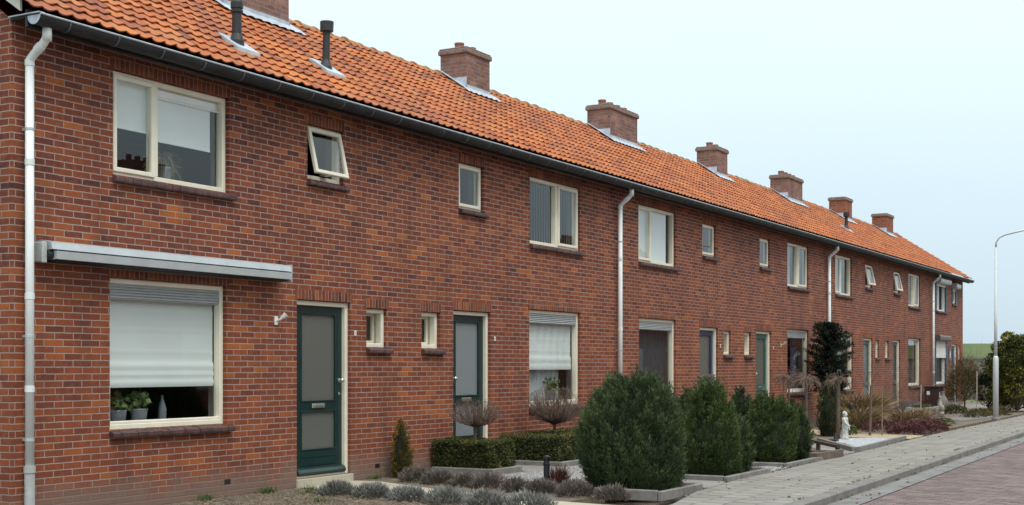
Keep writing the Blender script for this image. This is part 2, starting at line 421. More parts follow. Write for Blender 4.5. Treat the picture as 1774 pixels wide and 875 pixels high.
# ground materials
t = NT('garden_soil'); p = t.pos()
c = t.ramp(t.noise(p, 5, 6, .7), [(.3, (.11, .085, .068)), (.5, (.17, .135, .105)), (.7, (.25, .20, .15))])
c = t.mix(t.ramp(t.noise(p, 38, 4, .7), [(.56, 0), (.66, .8)]), c, (.34, .28, .2))
c = t.mix(t.ramp(t.noise(p, 2.1, 4), [(.6, 0), (.7, .5)]), c, (.09, .11, .03))
t.col(c); t.rough(.95); t.bump(t.noise(p, 24, 6, .75), .9, .03); M['soil'] = t.m
def paver(name, L, H, off, cols, mortar, j, along='x', rot=0.0, spread=.5, bumpd=.004, stain=None, ends=1.0, rows=1.0):
    t = NT(name); p = t.pos()
    mp = t.n('ShaderNodeMapping'); mp.inputs['Rotation'].default_value = (0, 0, rot); t.l(p, mp.inputs[0])
    sp = t.n('ShaderNodeSeparateXYZ'); t.l(mp.outputs[0], sp.inputs[0])
    U, V = (sp.outputs[0], sp.outputs[1]) if along == 'x' else (sp.outputs[1], sp.outputs[0])
    wob = t.math('MULTIPLY', t.math('SUBTRACT', t.noise(p, 3.1, 2), .5), .02)
    v = t.math('DIVIDE', t.math('ADD', V, wob), H); row = t.math('FLOOR', v); fv = t.math('FRACT', v)
    u = t.math('ADD', t.math('DIVIDE', t.math('ADD', U, wob), L), t.math('MULTIPLY', t.math('FLOORED_MODULO', row, 2), off))
    ci = t.math('FLOOR', u); fu = t.math('FRACT', u)
    cb = t.n('ShaderNodeCombineXYZ'); t.l(row, cb.inputs[0]); t.l(ci, cb.inputs[1])
    w2 = t.n('ShaderNodeTexWhiteNoise', noise_dimensions='3D'); t.l(cb.outputs[0], w2.inputs['Vector'])
    du = t.math('MULTIPLY', t.math('MINIMUM', fu, t.math('SUBTRACT', 1, fu)), L)
    dv = t.math('MULTIPLY', t.math('MINIMUM', fv, t.math('SUBTRACT', 1, fv)), H)
    # some joints open and dark, others filled
    jn = t.math('MULTIPLY', t.math('ADD', t.noise(p, 1.9, 4, .7), -.28), j * 3.0)
    mask = t.math('MULTIPLY', t.math('GREATER_THAN', du, t.math('MULTIPLY', jn, ends)), t.math('GREATER_THAN', dv, t.math('MULTIPLY', jn, rows)))
    big = t.noise(p, .8, 5, .65)
    rv = t.math('ADD', t.math('MULTIPLY', w2.outputs['Value'], spread), t.math('MULTIPLY', big, 1 - spread * .6))
    c = t.ramp(rv, cols)
    c = t.mix(t.ramp(t.noise(p, 30, 5, .7), [(.3, 0), (.8, .3)]), c, mortar)
    if stain: c = t.mix(t.ramp(t.noise(p, stain[1], 5, .7), [(stain[2], 0), (stain[2] + .15, .6)]), c, stain[0])
    c = t.mix(mask, mortar, c)
    t.col(c); t.rough(.9); t.b.inputs['Specular IOR Level'].default_value = .3
    t.bump(t.math('ADD', mask, t.math('MULTIPLY', t.noise(p, 60, 4), .4)), .5, bumpd)
    return t.m
M['pave'] = paver('pavement_slabs', .30, .30, .5, [(.2, (.215, .208, .185)), (.5, (.265, .257, .23)), (.9, (.32, .31, .28))], (.075, .065, .055), .007, 'x', -0.026, .45, .004, ((.21, .185, .15), 1.7, .54), 2.8, .8)
M['path'] = paver('cream_path_slabs', .40, .40, 0, [(.2, (.40, .37, .29)), (.5, (.45, .42, .33)), (.9, (.50, .47, .38))], (.34, .31, .24), .004, 'x', 0.0, .5, .003)
M['gpath'] = paver('grey_path_slabs', .30, .30, 0, [(.2, (.22, .21, .20)), (.5, (.27, .26, .245)), (.9, (.32, .30, .285))], (.12, .11, .10), .005, 'x')
M['road'] = paver('red_brick_road', .21, .075, .5, [(.1, (.060, .048, .052)), (.35, (.125, .095, .098)), (.6, (.175, .128, .126)), (.95, (.26, .190, .178))], (.07, .06, .058), .008, 'y', 0.026, .9, .006, ((.20, .18, .17), 2.2, .52))
M['tan'] = plain('tan_path', (.40, .31, .20), .95, .15, 8, 0, .3)
M['gutstrip'] = plain('gutter_strip', (.19, .187, .185), .9, .2, 4, 0, .3, ((.10, .09, .08), 3, .52))
M['field'] = plain('field_grass', (.10, .15, .05), 1, .25, .3)
M['dyke'] = plain('dyke_grass', (.088, .118, .045), 1, .18, .12)
def gravel(name, lo, hi, gap):
    t = NT(name); p = t.pos()
    v = t.n('ShaderNodeTexVoronoi', feature='F1'); v.inputs['Scale'].default_value = 34; t.l(p, v.inputs['Vector'])
    c = t.mix(v.outputs['Color'], lo, hi); 
    s3 = t.n('ShaderNodeSeparateColor'); t.l(v.outputs['Color'], s3.inputs[0])
    c = t.mix(s3.outputs[0], lo, hi)
    c = t.mix(t.ramp(v.outputs['Distance'], [(.35, 0), (.65, 1)]), c, gap)
    t.col(c); t.rough(.9); t.bump(t.math('SUBTRACT', 1, v.outputs['Distance']), .8, .015); return t.m
M['gravel'] = gravel('grey_gravel', (.20, .20, .21), (.42, .42, .43), (.10, .095, .09))
M['gravelw'] = gravel('white_gravel', (.34, .37, .39), (.52, .55, .57), (.28, .28, .28))
M['peb'] = plain('grey_pebble', (.33, .33, .34), .9, .4, 20)
M['pebw'] = plain('white_pebble', (.46, .49, .51), .9, .12, 20)

# ------------------------------------------------------------------ ground, roads, dyke
def sheet(name, poly, z, m, kind='structure'):
    b = MB(); b.quad([(x, y, z) for x, y in poly]); o = b.build(name, m); return tag(o, kind=kind)
def inner(x): # pavement edge next to the gardens
    pts = [(-40, -5.1), (13.0, -4.58), (14.4, -4.28), (16, -4.14), (18.8, -4.09), (22.4, -4.02), (26.5, -3.88), (31, -3.8), (36, -3.78), (45, -3.66), (120, -3.0)]
    for (a0, b0), (a1, b1) in zip(pts, pts[1:]):
        if a0 <= x <= a1: return b0 + (b1 - b0) * (x - a0) / (a1 - a0)
kerb_o = lambda x: -6.13 + .026 * x
sheet('ground', [(-60, -60), (56, -60), (56, 60), (-60, 60)], -.105, M['soil'])
g = MB(); g.box(-30, 56, -3.5, 8, -.1, -.002)
tag(g.build('garden_ground', M['soil']), kind='structure')
sheet('field', [(56, -900), (2500, -900), (2500, 900), (56, 900)], -.12, M['field'])
xs = [-30, 5, 13.0, 14.4, 16, 18.8, 22.4, 26.5, 31, 36, 45, 75]
g = MB()
for a0, a1 in zip(xs, xs[1:]):
    g.quad([(a0, kerb_o(a0) + .16, .004), (a1, kerb_o(a1) + .16, .004), (a1, inner(a1), .004), (a0, inner(a0), .004)])
    g.quad([(a0, inner(a0), .000), (a1, inner(a1), .000), (a1, inner(a1) + 1.0, .0), (a0, inner(a0) + 1.0, .0)]) if a1 > 56 else None
tag(g.build('pavement', M['pave']), kind='structure')
g = MB(); L_ = 1.0; x = 6.0
while x < 75:
    y0, y1 = kerb_o(x), kerb_o(x + L_)
    j = .004; zt = .012 + random.uniform(-.003, .003)
    n = len(g.v)
    g.v += [(x + j, y0, -.15), (x + L_ - j, y1, -.15), (x + L_ - j, y1 + .155, -.15), (x + j, y0 + .155, -.15), (x + j, y0, zt - .015), (x + L_ - j, y1, zt - .015), (x + L_ - j, y1 + .155, zt), (x + j, y0 + .155, zt), (x + j, y0 + .02, zt), (x + L_ - j, y1 + .02, zt)]
    for f in [(0, 1, 5, 4), (4, 5, 9, 8), (8, 9, 6, 7), (0, 4, 8, 7, 3), (1, 2, 6, 9, 5), (3, 7, 6, 2)]: g.f.append(tuple(n + q for q in f)); g.a.append(.5)
    x += L_
tag(g.build('kerb', M['kerb']), kind='structure')
g = MB(); g.quad([(-30, kerb_o(-30) - .33, -.078), (75, kerb_o(75) - .33, -.078), (75, kerb_o(75), -.082), (-30, kerb_o(-30), -.082)])
tag(g.build('gutter_strip', M['gutstrip']), kind='structure')
g = MB(); g.quad([(-40, -12.2, -.09), (75, -9.5, -.09), (75, kerb_o(75) - .33, -.086), (-40, kerb_o(-40) - .33, -.086)])
tag(g.build('road', M['road']), kind='structure')
g = MB(); g.box(-40, 56, -14.3, -12.3, -.1, 0.0)
tag(g.build('far_pavement', M['pave']), kind='structure')
# dyke: a long grassy bank far away
g = MB(); prof = [(150, 0), (163, 4.0), (170, 4.2), (190, 0)]
for (a0, z0), (a1, z1) in zip(prof, prof[1:]):
    for k in range(24):
        ya, yb = -240 + k * 30, -210 + k * 30
        w0 = .25 * math.sin(k * .7); w1 = .25 * math.sin((k + 1) * .7)
        g.quad([(a0, ya, z0 + (w0 if z0 else -.2)), (a0, yb, z0 + (w1 if z0 else -.2)), (a1, yb, z1 + (w1 if z1 else -.2)), (a1, ya, z1 + (w0 if z1 else -.2))])
tag(g.build('dyke', M['dyke'], smooth=True), kind='structure')
# garden surfaces
sheet('front_path', [(12.6, -.02), (13.7, -.02), (13.74, -.35), (13.45, -1.01), (13.25, -1.42), (13.0, -2.15), (12.85, -2.82), (12.67, -3.41), (12.5, -4.7), (11.7, -4.9), (12.1, -3.4), (12.3, -1.4), (12.5, -.4)], .006, M['path'])
sheet('grey_path', [(14.9, -2.6), (16.2, -2.9), (17.05, -1.25), (17.05, -.02), (16.1, -.02), (16.1, -1.15), (15.3, -1.15)], .004, M['gpath'])
sheet('side_path', [(14.9, -4.26), (15.8, -4.16), (16.6, -1.4), (16.1, -1.4), (15.1, -2.4)], .008, M['gpath'])
sheet('grey_gravel', [(13.6, -2.95), (14.9, -2.95), (18.6, -3.0), (18.6, -1.3), (17.1, -1.3), (16.2, -1.5), (15.2, -1.3), (14.3, -1.6), (13.7, -2.3)], .002, M['gravel'])
sheet('gravel_strip', [(17.3, -4.1), (18.45, -4.08), (18.6, -2.9), (17.3, -2.9)], .006, M['gravel'])
sheet('white_gravel', [(22.9, -3.9), (26.2, -3.74), (26.5, -3.15), (26.0, -2.7), (25.1, -2.62), (24.4, -3.2)], .020, M['gravelw'])
sheet('timber_path', [(21.3, -4.02), (22.35, -3.98), (25.0, -2.5), (24.0, -2.5)], .007, M['gpath'])
sheet('tan_path', [(26.75, -3.84), (28.3, -3.80), (28.3, -2.2), (31, -.02), (29.0, -.02), (26.9, -2.45)], .008, M['tan'])
sheet('terrace_paving', [(37, -1.4), (46, -1.7), (52, -1.9), (52, -.02), (37, -.02)], .006, M['gpath'])
sheet('far_gravel', [(36.2, -3.0), (40.2, -3.3), (40.0, -2.5), (37.5, -2.2)], .008, M['gravel'])

def pebbles(name, poly, n, size, m, z=0.0):
    xs_ = [q[0] for q in poly]; ys_ = [q[1] for q in poly]
    def inside(x, y):
        c = False; j = len(poly) - 1
        for i in range(len(poly)):
            if (poly[i][1] > y) != (poly[j][1] > y) and x < (poly[j][0] - poly[i][0]) * (y - poly[i][1]) / (poly[j][1] - poly[i][1]) + poly[i][0]: c = not c
            j = i
        return c
    b = MB(); k = 0
    while k < n:
        x, y = random.uniform(min(xs_), max(xs_)), random.uniform(min(ys_), max(ys_))
        if not inside(x, y): continue
        r = random.uniform(*size); a = random.random() * 6.28; q = len(b.v); e = random.uniform(.6, 1)
        ring = [(x + r * math.cos(a + i * 1.2566), y + r * e * math.sin(a + i * 1.2566), z + r * .1) for i in range(5)]
        b.v += ring + [(x + r * .5 * math.cos(a + i * 1.2566), y + r * .5 * e * math.sin(a + i * 1.2566), z + r * .65) for i in range(5)]
        rv = random.random()
        for i in range(5):
            i2 = (i + 1) % 5; b.f.append((q + i, q + i2, q + 5 + i2, q + 5 + i)); b.a.append(rv)
        b.f.append(tuple(q + 5 + i for i in range(5))); b.a.append(rv); k += 1
    return tag(b.build(name, m), kind='stuff')
tag(pebbles('white_pebbles', [(23.0, -3.86), (26.2, -3.70), (26.4, -3.2), (26.0, -2.75), (25.1, -2.66), (24.5, -3.2)], 2600, (.012, .03), M['pebw'], .02), 'loose white pebbles spread around the statue', 'gravel')
tag(pebbles('grey_pebbles', [(13.6, -2.95), (14.9, -2.95), (18.6, -3.0), (18.6, -1.3), (15.2, -1.3), (14.3, -1.6)], 2600, (.010, .024), M['peb'], .003), 'loose grey pebbles between the hedges and the bushes', 'gravel')
tag(pebbles('soil_crumbs', [(9, -2.5), (12.0, -2.5), (12.4, -.1), (9, -.1)], 1800, (.008, .03), M['soil'], 0), 'brown clods and crumbs on the bare bed under the near window', 'soil')
tag(pebbles('strip_pebbles', [(17.3, -4.1), (18.45, -4.08), (18.6, -2.9), (17.3, -2.9)], 900, (.012, .026), M['peb'], .006), 'pale pebbles between two bush beds beside the pavement', 'gravel')
# straw and grass tufts in the near bed
b = MB(); n = 900
P = np.stack([rng.uniform(9.5, 12.3, n), rng.uniform(-1.8, -.03, n), np.full(n, .004)], 1)
D = rng.normal(size=(n, 3)); D[:, 2] = np.abs(D[:, 2]) * .25
b.blades(P, D, rng.uniform(.03, .12, n), rng.uniform(.003, .008, n)); 
n = 260
X_ = rng.uniform(13.5, 40, n); P = np.stack([X_, np.array([random.choice([inner(x) + random.uniform(-.35, .2), kerb_o(x) - random.uniform(0, .3), kerb_o(x) + random.uniform(.1, 1.2)]) for x in X_]), np.full(n, .012)], 1)
P[:, 2] = [(-.07 if y < kerb_o(x) else .010) for x, y in P[:, :2]]
D = rng.normal(size=(n, 3)); D[:, 2] = .05
b.blades(P, D, rng.uniform(.02, .07, n), rng.uniform(.01, .03, n), diamond=True)
tag(b.build('straw_litter', M['straw']), 'dry straw on the near soil and dead leaves along the pavement', 'litter', kind='stuff')
b = MB()
for (x, y, k) in [(11.9, -.12, 120), (10.9, -.1, 80), (11.3, -1.3, 60), (12.15, -1.35, 140), (13.95, -1.1, 70), (12.4, -.35, 50), (16.5, -2.2, 260), (17.9, -3.7, 200), (14.0, -.1, 60), (12.0, -.6, 50), (14.5, -1.35, 60)]:
    P = np.stack([x + rng.normal(0, .06, k), y + rng.normal(0, .05, k), np.zeros(k)], 1)
    D = rng.normal(size=(k, 3)) * .6; D[:, 2] = 1
    b.blades(P, D, rng.uniform(.03, .12, k), rng.uniform(.005, .012, k))
for k in range(150):
    x = random.uniform(13.5, 50); y = random.choice([inner(x) + random.uniform(-.02, .05), kerb_o(x) + .165, kerb_o(x) - random.uniform(0, .03)]); m_ = random.randint(4, 16); zz = -.08 if y < kerb_o(x) + .01 else .004
    P = np.stack([x + rng.normal(0, .05, m_), np.full(m_, y) + rng.normal(0, .008, m_), np.full(m_, zz)], 1); D = rng.normal(size=(m_, 3)) * .7; D[:, 2] = 1
    b.blades(P, D, rng.uniform(.015, .05, m_), .008)
tag(b.build('grass_tufts', M['grass']), 'small green grass tufts along the wall and beds', 'grass', kind='stuff')

# ------------------------------------------------------------------ the terrace
RY0, RZ0, SL = -.30, 4.655, .653          # roof plane: eave point and slope
RYR = 2.45                                 # ridge
def roof_z(y): return RZ0 + (y - RY0) * SL
DEPTH = 4.9
EAVE_W = 4.60
TP, TROWS = .17, 14
SLEN = math.hypot(RYR - RY0, (RYR - RY0) * SL); TG = SLEN / TROWS
cs, sn = 1 / math.hypot(1, SL), SL / math.hypot(1, SL)
XB = [8.44, 14.84, 21.38, 27.64, 34.14, 40.04, 46.41, 51.86]
PROF = [(0, .016), (.10, .010), (.22, .003), (.42, -.001), (.60, .003), (.74, .012), (.86, .021), (.95, .021), (1.0, .016)]

def tile_mesh(x0, x1):
    b = MB(); n0 = round((x0 - 8.34) / TP); n1 = round((x1 - 8.34) / TP)
    for r in range(TROWS):
        for c_ in range(n0, n1):
            xa = 8.34 + c_ * TP
            jx = random.uniform(-.004, .004); jl = random.uniform(-.006, .006); jh = random.uniform(0, .007); tl = random.uniform(-.012, .012)
            rv = min(1, max(0, random.gauss(.52, .24)))
            s0 = r * TG - .012 + jl; s1 = (r + 1) * TG + .03
            q = len(b.v)
            for (u, h) in PROF:
                X = xa + u * TP * 1.03 + jx
                hl = h + .029 + jh + tl * (u - .5)
                for (s_, hh) in ((s0, hl - .013), (s0, hl), (s1, h + .004)):
                    b.v.append((X, RY0 + s_ * cs - hh * sn, RZ0 + s_ * sn + hh * cs))
            for i in range(len(PROF) - 1):
                o = q + i * 3
                b.f.append((o, o + 3, o + 4, o + 1)); b.a.append(rv * .8)
                b.f.append((o + 1, o + 4, o + 5, o + 2)); b.a.append(rv)
    # rear slope as a plain tiled sheet, and the underside
    b.quad([(x1, RYR + .02, 6.44), (x0, RYR + .02, 6.44), (x0, 5.3, RZ0 - .05), (x1, 5.3, RZ0 - .05)], .5)
    return b

def interior(h, x0, x1, holes):
    b = MB()
    X = sorted(set([x0 + .12, x1 - .12] + [q for h_ in holes for q in h_[:2]])); Z = sorted(set([.0, EAVE_W - .02] + [q for h_ in holes for q in h_[2:]]))
    for a0, a1 in zip(X, X[1:]):
        for c0, c1 in zip(Z, Z[1:]):
            if any(q[0] < (a0 + a1) / 2 < q[1] and q[2] < (c0 + c1) / 2 < q[3] for q in holes): continue
            b.quad([(a1, .27, c0), (a0, .27, c0), (a0, .27, c1), (a1, .27, c1)])
    for q0, q1, z0, z1 in holes:
        e, d = .146, .27
        b.quad([(q0, e, z0), (q0, e, z1), (q0, d, z1), (q0, d, z0)]); b.quad([(q1, e, z1), (q1, e, z0), (q1, d, z0), (q1, d, z1)])
        b.quad([(q0, e, z1), (q1, e, z1), (q1, d, z1), (q0, d, z1)]); b.quad([(q1, e, z0), (q0, e, z0), (q0, d, z0), (q1, d, z0)])
    y0, y1, g0, g1, u1 = .27, DEPTH - .1, .08, 2.62, 4.55
    for z0, z1 in ((g0, g1), (g1 + .18, u1)):
        xm = [x0 + .12, x1 - .12]
        b.quad([(xm[0], y0, z0), (xm[1], y0, z0), (xm[1], y1, z0), (xm[0], y1, z0)])
        b.quad([(xm[0], y0, z1), (xm[0], y1, z1), (xm[1], y1, z1), (xm[1], y0, z1)])
        b.quad([(xm[0], y1, z0), (xm[1], y1, z0), (xm[1], y1, z1), (xm[0], y1, z1)])
        for X in xm: b.quad([(X, y0, z0), (X, y1, z0), (X, y1, z1), (X, y0, z1)])
    b.build('inner_wall', M['inner'], h)

def wall_mesh(x0, x1, holes, left_gable, right_gable):
    b = MB()
    X = sorted(set([x0, x1] + [q for h in holes for q in h[:2]])); Z = sorted(set([-.1, EAVE_W] + [q for h in holes for q in h[2:]]))
    for a0, a1 in zip(X, X[1:]):
        for c0, c1 in zip(Z, Z[1:]):
            mx_, mz_ = (a0 + a1) / 2, (c0 + c1) / 2
            if any(h[0] < mx_ < h[1] and h[2] < mz_ < h[3] for h in holes): continue
            b.quad([(a0, 0, c0), (a1, 0, c0), (a1, 0, c1), (a0, 0, c1)])
    for h0, h1, z0, z1 in holes:
        d = .145
        b.quad([(h0, 0, z0), (h0, 0, z1), (h0, d, z1), (h0, d, z0)]); b.quad([(h1, 0, z1), (h1, 0, z0), (h1, d, z0), (h1, d, z1)])
        b.quad([(h0, 0, z1), (h1, 0, z1), (h1, d, z1), (h0, d, z1)]); b.quad([(h1, 0, z0), (h0, 0, z0), (h0, d, z0), (h1, d, z0)])
    b.quad([(x1, DEPTH, -.1), (x0, DEPTH, -.1), (x0, DEPTH, EAVE_W), (x1, DEPTH, EAVE_W)])
    for gx, on in ((x0, left_gable), (x1, right_gable)):
        if True:
            b.quad([(gx, DEPTH, -.1), (gx, 0, -.1), (gx, 0, EAVE_W), (gx, RYR, 6.36), (gx, DEPTH, EAVE_W)])
    b.weld = True
    return b

def bars(b, x0, x1, z0, z1, t, y0, y1, bev=.006):
    b.box(x0, x0 + t, y0, y1, z0, z1, b=bev); b.box(x1 - t, x1, y0, y1, z0, z1, b=bev)
    b.box(x0 + t - .001, x1 - t + .001, y0 + .001, y1 - .001, z1 - t, z1 - .001, b=bev)
    b.box(x0 + t - .001, x1 - t + .001, y0 + .001, y1 - .001, z0 + .001, z0 + t, b=bev)

def sill(win, x0, x1, z, over=.05, small=False):
    b = MB(); n = max(2, round((x1 - x0 + over) / .112)); p_ = (x1 - x0 + over * 1.6) / n
    for i in range(n):
        a0 = x0 - over * .2 + i * p_
        dy = random.uniform(-.004, .004); dz = random.uniform(-.003, .003)
        zt = z - .004 + dz
        q = len(b.v)
        e = .006
        pr = [(-.055 + dy, zt - .075), (-.062 + dy, zt - .06), (-.062 + dy, zt - .028), (-.048 + dy, zt - .014), (.058, zt + .012), (.058, zt - .07)]
        b.prism(pr, 'x', a0 + e / 2, a0 + p_ - e / 2, random.random())
    b.build('sill', M['sill'], win)
    # mortar bed behind the sill bricks
    return b

def lintel(win, x0, x1, z, h=.125):
    b = MB(); b.box(x0 - .03, x1 + .03, -.003, .05, z + .002, z + h, b=.002); b.build('lintel', M['soldier'], win)

def pane(win, x0, x1, z0, z1, y=.105, m='glass'):
    b = MB(); b.quad([(x0, y, z0), (x1, y, z0), (x1, y, z1), (x0, y, z1)]); return b.build('pane', M[m], win)

def cloth(x0, x1, z0, z1, y, folds, amp=.012, wav=0, name='blind', m='blind', win=None, sag=0):
    """hanging fabric: a thin curved sheet with horizontal (folds) or vertical (wav) waves"""
    b = MB(); nx, nz_ = 40, 40; q = len(b.v)
    for j in range(nz_ + 1):
        v = j / nz_
        for i in range(nx + 1):
            u = i / nx
            zz = z1 + (z0 - z1) * v - sag * math.sin(u * 2.6 + .3) * v * v
            yy = y + (amp * math.sin(u * wav * 2 * math.pi + .5 * math.sin(v * 3)) if wav else 0)
            if folds and v > .72: yy -= amp * (.6 + .8 * abs(math.sin((v - .72) * folds)))
            elif folds: yy -= .004 * (abs((v * 4.2) % 1 - .5) < .05)
            b.v.append((x0 + (x1 - x0) * u, yy, zz))
    for j in range(nz_):
        for i in range(nx):
            a0 = q + j * (nx + 1) + i; b.f.append((a0, a0 + 1, a0 + nx + 2, a0 + nx + 1)); b.a.append(.5)
    return b.build(name, M[m], win, smooth=True)

def sash(win, x0, x1, z0, z1, m, openang=0, glassm='glass', t=.05):
    """a light in its own frame; openang tilts it out about its top edge"""
    b = MB(); bars(b, x0, x1, z0, z1, t, .028, .075, .008)
    p_ = MB(); p_.quad([(x0 + t - .005, .055, z0 + t - .005), (x1 - t + .005, .055, z0 + t - .005), (x1 - t + .005, .055, z1 - t + .005), (x0 + t - .005, .055, z1 - t + .005)])
    if openang:
        for q in (b, p_):
            nv = []
            for X, Y, Z_ in q.v:
                dy, dz = Y - .05, Z_ - z1; a = openang
                nv.append((X, .03 + dy * math.cos(a) + dz * math.sin(a), z1 + dz * math.cos(a) - dy * math.sin(a)))
            q.v = nv
    so = b.build('sash', M[m], win); p_.build('pane', M[glassm], win)

def window(h, x0, x1, z0, z1, kind, fm='cream', label=None, cover=None, grille=False, room=True, lint=True, glz=False):
    b = MB(); t = .055; bars(b, x0 + .002, x1 - .002, z0, z1 - .002, t, .05, .14)
    mull = None; W_ = x1 - x0
    if kind == 'LR': mull = x0 + W_ * .37       # small opening light on the left
    if kind == 'RL': mull = x0 + W_ * .57       # small opening light on the right
    if mull: b.box(mull - .045, mull + .045, .052, .138, z0 + t, z1 - t, b=.006)
    if kind == 'G': b.box(x0 + t, x1 - t, .06, .13, z0 + t, z0 + t + .03, b=.006)
    win = b.build('window', M[fm], h)
    if label: win['label'] = label
    if kind == 'LR':
        sash(win, x0 + .04, mull - .02, z0 + .035, z1 - .035, fm)
        pane(win, mull + .04, x1 - t + .003, z0 + t - .003, z1 - t + .003)
    elif kind == 'RL':
        pane(win, x0 + t - .003, mull - .04, z0 + t - .003, z1 - t + .003)
        sash(win, mull + .02, x1 - .04, z0 + .035, z1 - .035, fm)
    elif kind == 'T':
        q = MB(); bars(q, x0 + t - .004, x1 - t + .004, z0 + t - .004, z1 - t + .004, .04, .165, .21, .006); so = q.build('sash', M[fm], win)
        q = MB(); bars(q, x0 + .004, x1 - .004, z0 + .004, z1 - .004, .03, .139, .235, .004); q.build('frame_lining', M[fm], win)
        pane(win, x0 + t + .03, x1 - t - .03, z0 + t + .03, z1 - t - .03, .19)
        if glz: pane(win, x0 + t - .003, x1 - t + .003, z0 + t - .003, z1 - t + .003, .07)
    elif kind == 'S':
        sash(win, x0 + .035, x1 - .035, z0 + .03, z1 - .03, fm)
    elif kind == 'SO':
        sash(win, x0 + .03, x1 - .03, z0 + .05, z1 - .03, fm, openang=R(13))
        b2 = MB(); b2.box(x0 + .3, x0 + .42, -.05, .05, z0 + .07, z0 + .085); b2.build('window_stay', M['steel'], win)
    else:
        ztop = z1 - t - (.15 if grille else 0)
        pane(win, x0 + t - .003, x1 - t + .003, z0 + t - .003, ztop + .003)
        if grille:
            g_ = MB(); zz = z1 - t - .15
            g_.box(x0 + t, x1 - t, .070, .12, zz - .006, z1 - t, b=.002)
            for k in range(5): g_.prism([(.072, zz + .006 + k * .028), (.052, zz + .010 + k * .028), (.055, zz + .020 + k * .028), (.072, zz + .026 + k * .028)], 'x', x0 + t + .004, x1 - t - .004)
            g_.build('vent_grille', M['grille'], win)
    sill(win, x0, x1, z0)
    if lint: lintel(win, x0, x1, z1)
    gx0, gx1 = x0 + t, x1 - t
    for cv in (cover or []):
        k = cv[0]
        if k == 'roman': cloth(gx0 + .01, gx1 - .01, z0 + cv[1], z1 - .19, .150, 34, .014, 0, win=win, sag=.0)
        elif k == 'roller':
            a0, a1, zb = cv[1], cv[2], cv[3]; q = MB(); q.box(a0, a1, .128, .131, zb, z1 - .05); q.box(a0, a1, .124, .136, zb - .022, zb); q.build('blind', M['blind'], win)
        elif k == 'slats':
            q = MB(); n = int((cv[2] - cv[1]) / .085)
            for i in range(n):
                xx = cv[1] + (i + .5) * (cv[2] - cv[1]) / n; q.quad([(xx - .02, .15, z0 + .07), (xx + .042, .19, z0 + .07), (xx + .042, .19, z1 - .06), (xx - .02, .15, z1 - .06)])
            q.build('blind', M['blind'], win)
        elif k == 'curtain': cloth(cv[1], cv[2], z0 + .05, z1 - .06, .22, 0, .018, cv[3], name='curtain', m=cv[4], win=win)
        elif k == 'headrail':
            q = MB(); q.box(cv[1], cv[2], .115, .16, z1 - t - .09, z1 - t - .004, b=.006); q.box(cv[1], cv[2], .10, .13, z1 - t - .11, z1 - t - .095); q.build('blind_rail', M['white'], win)
    if kind == 'G' or kind == 'LR' or kind == 'RL':
        q = MB(); q.box(x0 + .01, x1 - .01, .15, .42, z0 + .015, z0 + .045, b=.004); q.build('window_board', M['board'], win)
    return win

def door(h, x0, x1, m, fm='cream', top=2.226, gl='frost', label=None, handle='R', lower=True):
    z0 = .10; t = .06
    b = MB(); y0, y1 = .095, .135; a0, a1 = x0 + t, x1 - t
    zt = top - t; st = .135
    # leaf built of stiles and rails round two glass openings
    b.box(a0, a0 + st, y0, y1, z0 + .03, zt, b=.004); b.box(a1 - st, a1, y0, y1, z0 + .03, zt, b=.004)
    i0, i1 = a0 + st - .001, a1 - st + .001
    b.box(i0, i1, y0 + .001, y1, zt - .10, zt - .001); b.box(i0, i1, y0 + .001, y1, .885, 1.02)
    b.box(i0, i1, y0 + .001, y1, z0 + .031, .43)
    b.box(i0 + .01, i1 - .01, y0 - .006, y0 + .001, .24, .245); b.box(i0 + .01, i1 - .01, y0 - .008, y0 + .001, .34, .35)
    leaf = b.build('door', M[m], h)
    if label: leaf['label'] = label
    for (c0, c1) in ((1.02, zt - .10), (.43, .885)):
        q = MB(); q.quad([(i0, .115, c0), (i1, .115, c0), (i1, .115, c1), (i0, .115, c1)]); q.build('pane', M[gl], leaf)
    q = MB(); bars(q, i0 - .002, i1 + .002, 1.005, zt - .09, .018, y0 - .010, y0, .003); bars(q, i0 - .002, i1 + .002, .42, .9, .018, y0 - .010, y0, .003); q.build('glazing_bead', M[m], leaf)
    q = MB(); q.prism([(.03, z0 + .035), (.095, z0 + .035), (.095, z0 + .12), (.045, z0 + .10), (.02, z0 + .065)], 'x', a0 + .01, a1 - .01); q.build('weather_bar', M[m], leaf)
    q = MB(); xm = (a0 + a1) / 2 - .01; q.box(xm - .125, xm + .125, .080, .095, .93, .985, b=.004); q.box(xm - .10, xm + .10, .074, .081, .942, .972, b=.003); q.build('letter_plate', M['steel'], leaf)
    hx = a1 - .06 if handle == 'R' else a0 + .07; s_ = -1 if handle == 'R' else 1
    q = MB(); q.lathe(0, 0, [(.026, 0), (.028, .008), (.012, .012), (.010, .035), (.024, .045), (.030, .06), (.022, .072), (.004, .078)], 12)
    q.v = [(hx + X, .095 - Z_, 1.26 + Y) for X, Y, Z_ in q.v]; q.build('handle', M['steel'], leaf, smooth=False)
    q = MB(); q.box(hx - .014, hx + .014, .088, .096, 1.08, 1.11, b=.003); q.build('lock', M['steel'], leaf)
    q = MB(); q.box(x0 + .002, x0 + t, .045, .13, z0, top - .002, b=.006); q.box(x1 - t, x1 - .002, .045, .13, z0, top - .002, b=.006); q.box(x0 + t - .001, x1 - t + .001, .046, .129, top - t, top - .003, b=.006)
    fr = q.build('door_frame', M[fm], leaf)
    q = MB(); q.box(x0 - .02, x1 + .02, -.03, .26, -.02, z0 - .001, b=.006); q.box(x0 + t, x1 - t, .04, .14, z0, z0 + .028, b=.004); q.build('threshold', M['conc'] if x0 > 13 else M['path'], leaf)
    lintel(leaf, x0, x1, top)
    return leaf

